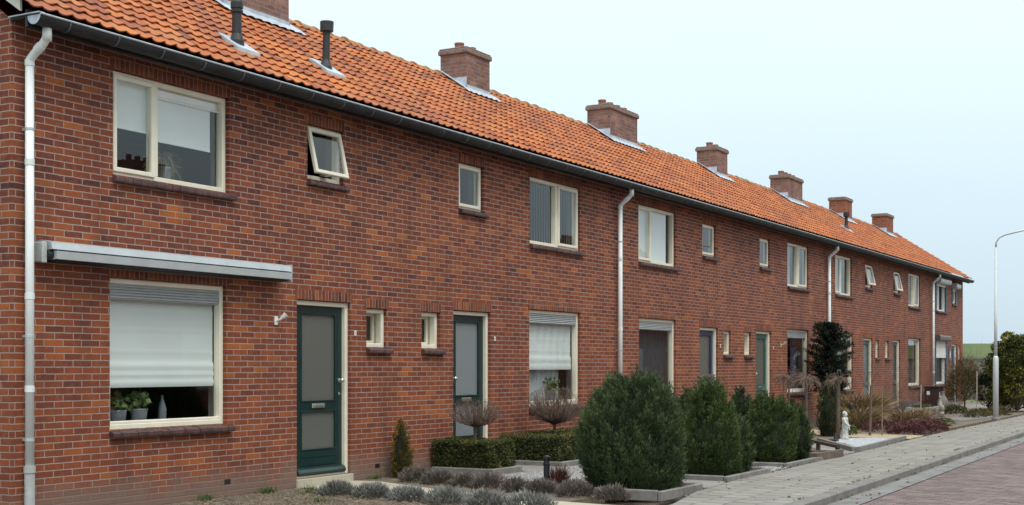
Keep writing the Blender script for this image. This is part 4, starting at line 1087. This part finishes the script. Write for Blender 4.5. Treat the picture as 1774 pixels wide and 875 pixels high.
def hedge(x0, x1, y0, y1, h_, n, label):
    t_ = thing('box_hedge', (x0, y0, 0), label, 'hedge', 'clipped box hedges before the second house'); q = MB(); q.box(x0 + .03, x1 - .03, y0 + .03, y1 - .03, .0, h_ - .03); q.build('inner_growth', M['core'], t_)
    areas = [('t', (x1 - x0) * (y1 - y0)), ('l', (y1 - y0) * h_), ('f', (x1 - x0) * h_), ('r', (y1 - y0) * h_ * .5), ('b', (x1 - x0) * h_ * .4)]
    tot = sum(a for _, a in areas); q = MB()
    for s_, a in areas:
        m_ = int(n * a / tot); u = rng.random(m_); v = rng.random(m_)
        X = x0 + (x1 - x0) * u; Y = y0 + (y1 - y0) * u
        if s_ == 't': P = np.stack([X, y0 + (y1 - y0) * v, np.full(m_, h_)], 1); N = (0, 0, 1)
        if s_ == 'l': P = np.stack([np.full(m_, x0), Y, h_ * v], 1); N = (-1, 0, 0)
        if s_ == 'f': P = np.stack([X, np.full(m_, y0), h_ * v], 1); N = (0, -1, 0)
        if s_ == 'r': P = np.stack([np.full(m_, x1), Y, h_ * v], 1); N = (1, 0, 0)
        if s_ == 'b': P = np.stack([X, np.full(m_, y1), h_ * v], 1); N = (0, 1, 0)
        wob = .02 * np.sin(P[:, 0] * 17) * np.sin(P[:, 1] * 13 + P[:, 2] * 15)
        P = P + np.array(N) * (wob[:, None] - .012 + rng.normal(0, .010, (m_, 1))); P[:, 2] = np.clip(P[:, 2], .01, h_ + .05)
        D = np.array(N) * .6 + rng.normal(0, .8, (m_, 3)); D[:, 2] += .3
        cl = .5 + .28 * np.sin(P[:, 0] * 9 + P[:, 1] * 7) * np.sin(P[:, 2] * 11 + P[:, 1] * 5)
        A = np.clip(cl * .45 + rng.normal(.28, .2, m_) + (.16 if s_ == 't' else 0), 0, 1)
        q.blades(P, D, rng.uniform(.018, .036, m_), .016, A, diamond=True)
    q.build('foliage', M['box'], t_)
hedge(15.42, 16.08, -.96, -.06, .42, 26000, 'first clipped box hedge, left of the second green door')
hedge(17.14, 19.6, -1.08, -.10, .41, 30000, 'second clipped box hedge, under the lace blind window')

def edging(name, x0, x1, y0, y1, label, hgt=.07, t_=.06, m='conc', sides='lfrb'):
    q = MB()
    def run(a, b_, horiz, c0):
        n = max(1, round(abs(b_ - a) / 1.0))
        for i in range(n):
            s0, s1 = a + (b_ - a) * i / n + .003, a + (b_ - a) * (i + 1) / n - .003; z = hgt + random.uniform(-.005, .005)
            if horiz: q.box(s0, s1, c0, c0 + t_, -.05, z, b=.010)
            else: q.box(c0, c0 + t_, s0, s1, -.05, z, b=.010)
    if 'f' in sides: run(x0, x1, True, y0)
    if 'b' in sides: run(x0, x1, True, y1 - t_)
    if 'l' in sides: run(y0 + t_ + .002, y1 - t_ - .002, False, x0)
    if 'r' in sides: run(y0 + t_ + .002, y1 - t_ - .002, False, x1 - t_)
    return tag(q.build(name, M[m]), label, 'edging', 'concrete edgings round the garden beds')
edging('bed_edging', 13.62, 14.84, -4.20, -2.96, 'grey concrete edging round the biggest bush')
edging('bed_edging', 15.84, 17.5, -4.13, -3.0, 'grey concrete edging round the middle bush bed')
edging('bed_edging', 18.42, 20.45, -4.06, -2.8, 'grey concrete edging round the far bush bed')
edging('bed_edging', 15.34, 16.14, -1.06, -.02, 'grey concrete edging at the foot of the first hedge', sides='lfr')
edging('bed_edging', 17.04, 19.7, -1.20, -.02, 'grey concrete edging at the foot of the second hedge', sides='lfr')
# edging and timbers round the statue bed
q = MB()
def plank(q, a, b_, w_, z0, z1):
    a = np.array(a, float); b_ = np.array(b_, float); d = b_ - a; d /= np.linalg.norm(d); n_ = np.array((-d[1], d[0])) * w_ / 2
    o = len(q.v); 
    for zz0, zz1, p_ in ((z0, z1, a), (z0, z1, b_)):
        for s_ in (1, -1):
            for z in (zz0, zz1): q.v.append((p_[0] + s_ * n_[0], p_[1] + s_ * n_[1], z))
    for f in [(0, 1, 3, 2), (4, 6, 7, 5), (0, 4, 5, 1), (2, 3, 7, 6), (1, 5, 7, 3), (0, 2, 6, 4)]: q.f.append(tuple(o + i for i in f)); q.a.append(random.random())
plank(q, (22.42, -3.99), (26.5, -3.80), .07, -.02, .085); plank(q, (22.42, -3.92), (25.0, -2.55), .07, -.02, .08); 
tag(q.build('bed_edging', M['conc']), 'grey stone edging round the white gravel under the statue', 'edging', 'concrete edgings round the garden beds')
q = MB(); plank(q, (19.9, -4.02), (21.15, -4.07), .06, -.02, .12); plank(q, (20.4, -3.85), (20.9, -3.87), .3, -.02, .08); plank(q, (21.15, -4.03), (20.9, -3.5), .06, -.02, .10)
tag(q.build('sleeper_edging', M['timber']), 'weathered timber edging between the far bush and the statue', 'edging')
q = MB(); plank(q, (21.2, -4.0), (23.2, -2.75), .05, .13, .18); 
for f_ in (0.02, .5, .98): q.box(21.2 + 2 * f_ - .03, 21.2 + 2 * f_ + .03, -4.0 + 1.25 * f_ - .03, -4.0 + 1.25 * f_ + .03, -.02, .14)
tag(q.build('low_rail', M['dktimber']), 'low dark wooden rail leading from the pavement to the house', 'rail')
q = MB(); plank(q, (20.3, -3.75), (21.0, -3.3), .3, .0, .09); tag(q.build('timber_step', M['timber']), 'flat timber block beside the low wooden rail', 'block')

# lavender
def lavender(x, y, s, seed, label, m, group, name='lavender_bush'):
    rs = np.random.default_rng(seed); n = 1900
    th = rs.uniform(0, 6.283, n); el = np.arccos(rs.uniform(.02, 1, n)); r = s * rs.uniform(.45, 1, n) ** .5
    sx = rs.uniform(.9, 1.15)
    rr = r * (1 + .18 * np.sin(3 * th + seed) * np.sin(el * 2) + .10 * np.sin(7 * th + 2 * seed))
    P = np.stack([rr * np.sin(el) * np.cos(th) * sx, rr * np.sin(el) * np.sin(th), rr * np.cos(el) * (.62 if m == 'lav' else .72)], 1) * .86
    D = P / s * 1.0 + np.array((0, 0, .7)) + rs.normal(0, .25, (n, 3)); A = np.clip(rs.normal(.30, .16, n) + .35 * (P[:, 2] / s) + .25 * (r / s - .7), 0, 1)
    q = MB(); q.blades(P + np.array((x, y, 0)), D, rs.uniform(.03, .075, n), .010, A)
    o = q.build(name, M[m], shift=(x, y, 0)); return tag(o, label, 'lavender', group)
ords = ['first', 'second', 'third', 'fourth', 'fifth', 'sixth', 'seventh']
for k, (x, y, s) in enumerate([(12.12, -.92, .19), (12.05, -1.46, .20), (11.97, -1.98, .20), (11.93, -2.48, .22), (11.86, -3.00, .22), (11.78, -3.53, .24)]):
    lavender(x, y, s * 1.2, 50 + k, ords[k] + ' silvery lavender from the door, near side of the cream path', 'lav', 'silver lavenders along the near side of the path')
for k, (x, y, s) in enumerate([(14.02, -.72, .20), (13.88, -1.15, .19), (13.75, -1.60, .17), (13.68, -1.95, .20), (13.45, -2.45, .16), (13.42, -2.80, .17), (13.3, -3.3, .20), (13.1, -3.85, .17)]):
    lavender(x, y, s * 1.2, 70 + k, (['first', 'second', 'third', 'fourth', 'fifth', 'sixth', 'seventh', 'last'][k]) + ' brownish lavender from the wall, far side of the cream path', 'lavb', 'faded lavenders along the far side of the path')
# bollard lamp with red shrub
q = MB(); q.lathe(14.05, -2.54, [(.036, 0), (.036, .27), (.042, .275), (.042, .29), (.034, .295), (.034, .34), (.044, .345), (.044, .37), (.01, .385)], 14); t_ = q.build('garden_lamp', M['dkmetal']); tag(t_, 'short dark metal garden lamp post beside the cream path', 'garden lamp')
q = MB(); n = 420; P = np.stack([14.17 + rng.normal(0, .05, n), -2.64 + rng.normal(0, .05, n), rng.uniform(0, .1, n)], 1); D = rng.normal(0, .35, (n, 3)); D[:, 2] = 1; q.blades(P, D, rng.uniform(.08, .26, n), .008); tag(q.build('red_shrub', M['redshrub'], shift=(14.17, -2.64, 0)), 'small reddish brown shrub leaning on the dark garden lamp', 'shrub')

# bare trees
def twiggy(x, y, h_, w_, z0, label, kind='umbrella', seed=1, stem=.022, cat='tree', stake=False, name='bare_tree', nl=26, group=None, m='twig', lean=(0, 0), th_=.0024):
    rs = random.Random(seed); t_ = thing(name, (x, y, 0), label, cat, group); tr = MB(); tr.tube([(x, y, 0), (x + lean[0] * .5 + .008, y + lean[1] * .5, z0 * .6), (x + lean[0], y + lean[1], z0 + .03)], [stem, stem * .85, stem * .95], 8); tr.build('trunk', M['bark'], t_)
    q = MB(); c0 = np.array((x + lean[0], y + lean[1], z0))
    def grow(p, d, L0, r, lev):
        pts = [p]; cur = p.copy(); dd = d.copy()
        for s_ in range(4):
            dd = dd + np.array([rs.gauss(0, .12), rs.gauss(0, .12), rs.gauss(0, .10)])
            if kind == 'weep': dd[2] -= .42 if s_ > 0 else .1
            elif kind == 'umbrella': dd[2] += .03 if lev == 0 else .10
            dd /= np.linalg.norm(dd); cur = cur + dd * L0 / 4; 
            if cur[2] < .05: cur[2] = .05
            pts.append(cur.copy())
            if lev < (1 if kind == 'weep' else 2):
                for _ in range((3 if kind == 'umbrella' else 2) if lev == 0 else 1 + (rs.random() < .5)):
                    nd = dd + np.array([rs.gauss(0, .5), rs.gauss(0, .5), rs.gauss(0, .35)]); grow(cur.copy(), nd / np.linalg.norm(nd), L0 * rs.uniform(.4, .62), r * .6, lev + 1)
        q.tube(pts, [r, r * .85, r * .7, r * .55, r * .35], 4 if lev < 2 else 3, a=rs.random(), cap=False)
    for k in range(nl):
        a = k / nl * 6.283 + rs.uniform(-.2, .2)
        el = {'umbrella': rs.choice([rs.uniform(-.08, .5), rs.uniform(-.05, 1.3)]), 'weep': rs.uniform(.2, .9), 'shrub': rs.uniform(.7, 1.4), 'ball': rs.uniform(-.3, 1.5)}[kind]
        d = np.array([math.cos(a) * math.cos(el), math.sin(a) * math.cos(el), math.sin(el)])
        H_ = h_ - z0; 
        R_ = 1 / math.sqrt((math.cos(el) / (w_ / 2)) ** 2 + (math.sin(el) / max(H_, .05)) ** 2) if kind != 'weep' else w_ * .5 * rs.uniform(.8, 1.2)
        grow(c0.copy(), d, R_ * rs.uniform(.72, .92) if kind != 'weep' else R_ * 1.0, .0075 if kind != 'shrub' else .004, 0)
    q.build('branches', M[m], t_); 
    if stake:
        s_ = MB(); s_.tube([(x + .07, y + .03, 0), (x + .07, y + .03, z0 * .92)], .022, 8); s_.build('stake', M['stake'], t_); s_ = MB(); s_.tube([(x + .035, y + .015, z0 * .72), (x + .035, y + .015, z0 * .72 + .04)], .055, 10); s_.build('tie', M['black'], t_)
    return t_
def dome_tree(x, y, h_, w_, z0, n, label, seed):
    """clipped umbrella crown: limbs sweep out low, fine twigs stand up from them and end on a flattened dome"""
    rs = random.Random(seed); t_ = thing('umbrella_tree', (x, y, 0), label, 'tree', 'bare umbrella trees in the hedges')
    tr = MB(); tr.tube([(x, y, 0), (x + .01, y, z0 * .5), (x, y, z0), (x, y, z0 + .05)], [.024, .020, .024, .028], 8); tr.build('trunk', M['bark'], t_)
    q = MB(); H_ = h_ - z0; A = w_ / 2
    for k in range(n):
        a = rs.uniform(0, 6.283); fr = rs.uniform(.15, 1) ** .6
        rr = A * fr * rs.uniform(.92, 1.04); rim = max(0, 1 - fr * fr) ** .5
        zt = z0 + H_ * (.34 + .66 * rim) * rs.uniform(.90, 1.02) if rs.random() < .75 else z0 + H_ * rs.uniform(.12, .5)
        p0 = np.array((x, y, z0 + rs.uniform(-.02, .05))); p3 = np.array((x + rr * math.cos(a), y + rr * math.sin(a), zt))
        ctl = np.array((x + rr * .80 * math.cos(a + rs.uniform(-.2, .2)), y + rr * .80 * math.sin(a), z0 + H_ * (.0 + .16 * rs.random())))
        pts = []
        for t in (0, .25, .5, .75, 1): pts.append((1 - t) ** 2 * p0 + 2 * t * (1 - t) * ctl + t * t * p3 + np.array([rs.gauss(0, .008) for _ in range(3)]))
        big = k % 6 == 0
        q.tube(pts, [.008 if big else .004, .006 if big else .0034, .0042 if big else .0028, .0024, .0012], 4, a=rs.random(), cap=False)
        for m_ in range(5):
            b0 = pts[rs.choice([2, 3, 3, 4])]; d = np.array([math.cos(a) * .5 + rs.gauss(0, .45), math.sin(a) * .5 + rs.gauss(0, .45), .7 + rs.gauss(0, .4)]); L0 = rs.uniform(.04, .11) * w_
            e = b0 + d * L0; e[2] = min(e[2], z0 + H_ * (.30 + .74 * max(0, 1 - ((e[0] - x) ** 2 + (e[1] - y) ** 2) / A ** 2) ** .5))
            q.tube([b0, (b0 + e) / 2 + np.array((0, 0, -.006)), e], [.0022, .0018, .001], 3, a=rs.random(), cap=False)
    q.build('branches', M['twig'], t_)
dome_tree(15.72, -.55, 1.02, .80, .62, 190, 'smaller bare umbrella-headed tree rising from the first box hedge', 4)
dome_tree(17.92, -.62, 1.15, .96, .58, 300, 'wider bare umbrella-headed tree rising from the second box hedge', 9)
GW = 'bare weeping standards between the bushes and the statue'
twiggy(22.75, -3.0, 1.35, .55, 1.20, 'bare weeping standard with wooden stake, right behind the far bush bed', 'weep', 14, .03, stake=True, nl=16, group=GW)
twiggy(25.5, -2.78, 1.3, .5, 1.16, 'knobbly bare weeping standard next to the white statue', 'weep', 15, .042, nl=18, group=GW)
twiggy(25.9, -1.68, 1.3, .7, 1.2, 'bare weeping standard with its branches hanging before the dark curtains', 'weep', 16, .022, nl=16, group=GW)
twiggy(21.6, -1.6, 1.34, .4, 1.25, 'thin bare weeping standard behind the middle bushes near the blue door', 'weep', 17, .02, nl=8, group=GW)
twiggy(25.2, -1.8, 1.32, .35, 1.22, 'thin bare weeping standard in front of the teal door', 'weep', 19, .02, nl=8, group=GW)
twiggy(27.75, -2.8, 1.9, .5, 1.0, 'bare leaning sapling in the tan path bed right of the statue', 'shrub', 18, .03, nl=5, name='bare_sapling', lean=(.12, -.0))
twiggy(33.6, -1.9, 1.35, 1.6, .1, 'wispy bare shrub before the fifth door and wall', 'shrub', 24, .012, nl=10, name='bare_shrub', cat='shrub')
twiggy(38.4, -1.2, .9, 1.5, .1, 'bare shrub with thin arching stems beside the grey tub', 'shrub', 25, .012, nl=10, name='bare_shrub', cat='shrub')
q = MB(); q.tube([(27.95, -3.0, 0), (27.95, -3.0, .98)], .014, 6); tag(q.build('garden_cane', M['stake']), 'thin tan cane standing beside the bare leaning sapling', 'cane')
q = MB(); q.tube([(35.5, -2.1, 0), (35.55, -2.1, .95)], .014, 6); tag(q.build('garden_cane', M['stone']), 'pale cane upright left of the brown box', 'cane')
q = MB(); q.tube([(41.5, -2.4, 0), (41.5, -2.4, 1.28)], .016, 6); tag(q.build('garden_cane', M['stone']), 'pale cane upright left of the lamp post', 'cane')

def clump(x, y, r, h_, n, m, label, name, cat, spread=.8, wd=.01, group=None, droop=0):
    th = rng.uniform(0, 6.283, n); rr = r * rng.random(n) ** .5 * .45; P = np.stack([x + rr * np.cos(th), y + rr * np.sin(th), np.full(n, .0)], 1)
    a = th + rng.normal(0, .5, n); s_ = rng.uniform(0, spread, n); D = np.stack([np.cos(a) * s_, np.sin(a) * s_, np.ones(n)], 1); L0 = rng.uniform(.5, 1.05, n) * h_
    q = MB(); D /= np.linalg.norm(D, axis=1, keepdims=True)
    if droop:
        mid = P + D * L0[:, None] * .6; q.blades(P, D, L0 * .62, wd); D2 = D * .7 + np.stack([np.cos(a), np.sin(a), np.full(n, -.9)], 1) * droop; q.blades(mid, D2, L0 * .5, wd)
    else: q.blades(P, D, L0, wd)
    return tag(q.build(name, M[m], shift=(x, y, 0)), label, cat, group)
clump(31.6, -1.45, 1.0, .95, 2600, 'straw', 'big tan dry ornamental grass fountain before the fifth house', 'ornamental_grass', 'grass clump', 0.75, .014, 'dry ornamental grasses', .35)
clump(30.6, -1.8, .8, .60, 1500, 'straw', 'lower tan dry grass clump just behind the statue', 'ornamental_grass', 'grass clump', 0.9, .013, 'dry ornamental grasses', .35)
clump(33.4, -2.3, .8, .45, 1400, 'straw', 'tan dry grass clump beside the purple heather', 'ornamental_grass', 'grass clump', 0.9, .013, 'dry ornamental grasses', .35)
clump(31.9, -3.15, .62, .38, 1300, 'sage', 'striped green strappy plant at the pavement edge beyond the heather', 'strappy_plant', 'plant', 1.6, .022, None, .8)
def mound(x, y, rx, ry, h_, n, m, label, name, cat, bl=.04, wd=.014, group=None, z0=0.0, kind=None, dia=True):
    th = rng.uniform(0, 6.283, n); el = np.arccos(rng.uniform(0, 1, n)); k = 1 + .14 * np.sin(th * 4 + x) * np.sin(el * 3) + .1 * np.sin(th * 9) ; r = rng.uniform(.72, 1.02, n) * k
    P = np.stack([x + rx * r * np.sin(el) * np.cos(th), y + ry * r * np.sin(el) * np.sin(th), z0 + h_ * r * np.cos(el)], 1)
    D = np.stack([np.sin(el) * np.cos(th), np.sin(el) * np.sin(th), np.cos(el) + .4], 1) + rng.normal(0, .5, (n, 3))
    q = MB(); q.blades(P, D, rng.uniform(.6, 1.3, n) * bl, wd, np.clip(rng.normal(.5, .22, n), 0, 1), diamond=dia)
    return tag(q.build(name, M[m], shift=(x, y, 0)), label, cat, group, kind)
for k, (x, y, rx, lb) in enumerate([(28.9, -3.30, .42, 'purple heather mound nearest the tan path'), (29.45, -3.15, .42, 'second purple heather mound from the tan path'), (30.1, -3.30, .45, 'third purple heather mound, between the tan path and strappy plant'), (30.8, -3.35, .42, 'purple heather mound next to the striped strappy plant'), (29.7, -2.55, .45, 'heather mound at the back of the heather bed')]):
    mound(x, y, rx, .38, .24, 1500, 'heath', lb, 'heather', 'heather', .05, .02, 'purple heathers beside the pavement')
mound(27.9, -2.2, .4, .3, .22, 500, 'grass', 'low green plant at the foot of the leaning sapling', 'low_plant', 'plant', .06, .03)
mound(34.6, -2.3, .9, .5, .34, 1500, 'lavb', 'grey brown faded perennial patch before the fifth door', 'perennial_patch', 'plant', .06, .014)
mound(36.3, -2.1, .8, .4, .30, 1200, 'lavb', 'grey brown faded perennial patch left of the stone trough', 'perennial_patch', 'plant', .06, .014)
mound(42.3, -1.6, 1.1, .3, .22, 1500, 'box', 'low dark green hedge plants behind the goose figure', 'low_hedge', 'plant', .06, .03)
mound(39.8, -2.75, 1.3, .3, .20, 1600, 'mosslow', 'low olive plants behind the far gravel strip', 'low_plant', 'plant', .06, .02)
mound(41.2, -3.0, .9, .35, .26, 1400, 'mosslow', 'low olive shrub right behind the lamp post foot', 'low_plant', 'plant', .06, .02)
twiggy(46.2, -1.15, 1.75, 1.7, .25, 'brown broom-like shrub beyond the last front door', 'shrub', 31, .03, nl=34, name='broom_shrub', cat='shrub', m='broom', th_=.004)
mound(46.2, -1.15, .75, .6, 1.35, 5000, 'broom', 'dense brown base of the broom-like shrub', 'broom_growth', 'shrub', .16, .012, z0=.25, dia=False)
def leafy(x, y, rx, ry, h_, n, m, label, name, cat, leaf=.09, seed=1):
    rs = np.random.default_rng(seed); t_ = thing(name, (x, y, 0), label, cat); q = MB(); tr = MB()
    K = 60; ct = rs.uniform(0, 6.283, K); cz = rs.uniform(.08, .97, K); prof = np.sin((cz * .80 + .16) * math.pi) ** .5; cr_ = prof * rs.uniform(.45, .88, K)
    cen = np.stack([x + rx * cr_ * np.cos(ct), y + ry * cr_ * np.sin(ct), h_ * cz], 1)
    for c0 in cen:
        m_ = n // K; d = rs.normal(size=(m_, 3)); d /= np.linalg.norm(d, axis=1, keepdims=True); R0 = rs.uniform(.16, .30)
        P = c0 + d * R0 * rs.uniform(.6, 1.05, (m_, 1)) * np.array((1, 1, .8)); P[:, 2] = np.clip(P[:, 2], .03, h_ * 1.02)
        q.blades(P, d + rs.normal(0, .6, (m_, 3)), rs.uniform(.6, 1.2, m_) * leaf, leaf * .5, np.clip(rs.normal(.5, .2, m_) + rs.normal(0, .12), 0, 1), diamond=True)
        tr.tube([(x, y, .05), tuple((c0 + np.array((x, y, c0[2] * .4))) / 2 * np.array((1, 1, 1))), tuple(c0)], [.02, .012, .005], 5)
    q.build('foliage', M[m], t_); tr.build('trunk', M['bark'], t_)
leafy(44.6, -3.05, 1.12, 1.0, 2.42, 21000, 'vari', 'large yellow-green variegated holly bush right of the lamp post', 'variegated_bush', 'bush', .085, 5)
leafy(45.3, -2.45, .75, .7, 1.75, 9000, 'darkleaf', 'dark evergreen bush tucked left of the variegated bush', 'evergreen_bush', 'bush', .08, 6)

# ------------------------------------------------------------------ garden ornaments
def statue(x, y, label):
    t_ = thing('garden_statue', (x, y, 0), label, 'statue'); q = MB()
    q.box(x - .13, x + .13, y - .13, y + .13, .0, .045, b=.01); q.build('plinth', M['statue'], t_)
    q = MB(); fold = lambda a, z: .10 * math.sin(a * 7 + z * 9) * max(0, 1 - (z - .05) / .42)
    q.lathe(x, y, [(.085, .045), (.088, .08), (.076, .16), (.070, .24), (.074, .30), (.062, .35), (.068, .40), (.078, .435), (.064, .455), (.026, .468), (.022, .482)], 28, fold=fold, sy=.8)
    body = [(-.075, -.01, .43), (-.095, -.04, .36), (-.085, -.085, .30), (-.02, -.10, .31)]
    q.tube([(x + a, y + b_, z) for a, b_, z in body], [.026, .024, .020, .015], 8)
    q.tube([(x + .075, y - .01, .43), (x + .10, y - .02, .35), (x + .085, y - .05, .27), (x + .075, y - .07, .22)], [.026, .023, .019, .014], 8)
    q.lathe(x, y - .005, [(.012, .470), (.030, .482), (.038, .505), (.040, .53), (.034, .552), (.018, .568), (.003, .572)], 16)
    q.tube([(x, y - .043, .525), (x, y - .050, .515), (x, y - .044, .508)], [.004, .007, .004], 5)
    q.build('figure', M['statue'], t_, smooth=True)
    q = MB(); q.lathe(x, y + .006, [(.041, .515), (.046, .54), (.038, .562), (.02, .578), (.003, .582)], 14, fold=lambda a, z: .08 * math.sin(a * 6)); q.build('hair', M['statue'], t_, smooth=True)
statue(25.35, -2.95, 'white classical draped figure standing on the white gravel')
def goose(x, y, s, label, m='stone'):
    t_ = thing('goose_figure', (x, y, 0), label, 'garden figure'); q = MB()
    q.tube([(x + .16 * s, y, .16 * s), (x + .06 * s, y, .17 * s), (x - .05 * s, y, .22 * s), (x - .11 * s, y, .30 * s), (x - .10 * s, y, .40 * s), (x - .08 * s, y, .48 * s), (x - .10 * s, y, .53 * s), (x - .15 * s, y, .54 * s)], [q_ * s for q_ in (.02, .095, .11, .07, .033, .028, .036, .02)], 12)
    q.tube([(x - .15 * s, y, .54 * s), (x - .215 * s, y, .525 * s)], [.018 * s, .006 * s], 6)
    q.lathe(x, y, [(.09 * s, 0), (.10 * s, .06 * s), (.06 * s, .14 * s)], 12)
    q.build('body', M[m], t_, smooth=True)
goose(40.6, -1.55, 1.0, 'pale stone goose figure in front of the last window')
q = MB(); q.lathe(44.7, -.75, [(.11, .0), (.17, .12), (.19, .26), (.13, .40), (.07, .50), (.055, .58), (.08, .62)], 18); tag(q.build('garden_urn', M['conc'], smooth=True), 'grey bellied urn on the terrace below the shuttered window', 'urn')
q = MB(); q.lathe(41.7, -.42, [(.20, 0), (.27, .02), (.29, .30), (.31, .34), (.27, .34), (.25, .1)], 20); tag(q.build('plant_tub', M['pot']), 'round grey tub beside the sixth front door', 'tub')
t_ = thing('storage_box', (45.0, -.35, 0), 'dark brown louvred box beside the far downpipe', 'box'); q = MB(); q.box(44.65, 45.45, -.62, -.18, .03, .74, b=.015); q.build('body', M['brownbox'], t_)
q = MB(); q.box(44.62, 45.48, -.65, -.15, .742, .78, b=.01); q.build('lid', M['brownbox'], t_); q = MB(); q.box(44.640, 44.648, -.36, -.26, .5, .62); q.box(44.8, 44.9, -.63, -.622, .45, .58); q.build('label_plate', M['white'], t_)
t_ = thing('stone_trough', (38.0, -1.55, 0), 'long pale stone trough planted with greenery', 'trough'); q = MB()
q.prism([(-1.80, .05), (-1.86, .30), (-1.80, .30), (-1.76, .12), (-1.42, .12), (-1.38, .30), (-1.32, .30), (-1.38, .05)], 'x', 37.2, 38.9)
q.box(37.18, 37.25, -1.83, -1.35, .05, .302); q.box(38.86, 38.93, -1.83, -1.35, .05, .302); q.box(37.4, 37.55, -1.75, -1.42, 0, .06); q.box(38.5, 38.65, -1.75, -1.42, 0, .06); q.build('basin', M['stone'], t_)
q = MB(); n = 700; P = np.stack([rng.uniform(37.3, 38.8, n), rng.uniform(-1.75, -1.42, n), rng.uniform(.25, .34, n)], 1); D = rng.normal(0, .6, (n, 3)); D[:, 2] += .8; q.blades(P, D, .06, .03, diamond=True); q.build('planting', M['mosslow'], t_)
goose(46.0, -1.95, .55, 'tiny white swan figure under the brown shrub', 'statue')
q = MB(); q.box(24.75, 24.95, -2.95, -2.8, .02, .07, b=.01); q.box(24.78, 24.9, -2.92, -2.9, .07, .18); tag(q.build('solar_lamp', M['dkmetal']), 'small dark spotlight lying beside the statue', 'garden light')
q = MB(); q.lathe(25.6, -3.0, [(.012, .60), (.035, .62), (.048, .66), (.045, .70), (.03, .73), (.01, .74)], 14); q.tube([(25.6, -3.0, .72), (25.52, -2.85, 1.12)], .003, 4); tag(q.build('hanging_bauble', M['black']), 'dark glass ball hanging from the knobbly weeping tree', 'ornament')

# street lamp
t_ = thing('street_lamp', (37.0, -3.70, 0), 'tall white street lamp post with curved arm at the pavement edge', 'street lamp'); q = MB(); lx, ly = 37.0, -3.70
q.tube([(lx, ly, 0), (lx, ly, 1.60), (lx, ly, 1.66), (lx, ly, 1.70)], [.072, .072, .065, .045], 18); q.build('base_column', M['lamp'], t_, smooth=True)
q = MB(); q.tube([(lx, ly, 1.68), (lx, ly, 2.85), (lx, ly, 2.86), (lx, ly, 4.55)], [.042, .040, .034, .030], 14); q.build('post', M['lamp'], t_, smooth=True)
q = MB(); q.tube([(lx, ly, 4.53), (lx, ly - .01, 4.68), (lx, ly - .08, 4.80), (lx, ly - .22, 4.87), (lx, ly - .5, 4.93), (lx, ly - .86, 5.0)], .026, 12); q.build('arm', M['lamp'], t_, smooth=True)
q = MB(); q.tube([(lx, ly - .80, 4.985), (lx, ly - .92, 5.02), (lx, ly - 1.25, 5.06), (lx, ly - 1.5, 5.07)], [.04, .085, .10, .04], 12); q.v = [(X, Y, 5.03 + (Z_ - 5.03) * .62) for X, Y, Z_ in q.v]; q.build('lantern', M['pvcgrey'], t_, smooth=True)
q = MB(); q.lathe(lx, ly, [(.105, 0), (.11, .05), (.09, .09), (.086, .10)], 18); q.build('foot_collar', M['conc'], t_)

# timber fence behind the end house
t_ = thing('timber_fence', (58, 0, 0), 'grey-brown board fence behind the brown shrub beyond the last house', 'fence')
q = MB(); y = -6.0
while y < 4.5: q.box(58.0, 58.025, y, y + .135, .03, 1.72 + random.uniform(-.01, .01), a=random.random()); y += .145
q.build('boards', M['fence'], t_); q = MB(); q.box(57.96, 58.06, -6.0, 4.5, 1.735, 1.785); q.build('top_rail', M['fence'], t_)
for k in range(6): q = MB(); q.box(57.9, 57.995, -6 + k * 2.0, -5.9 + k * 2.0, 0, 1.8); q.build('post', M['fence'], t_)
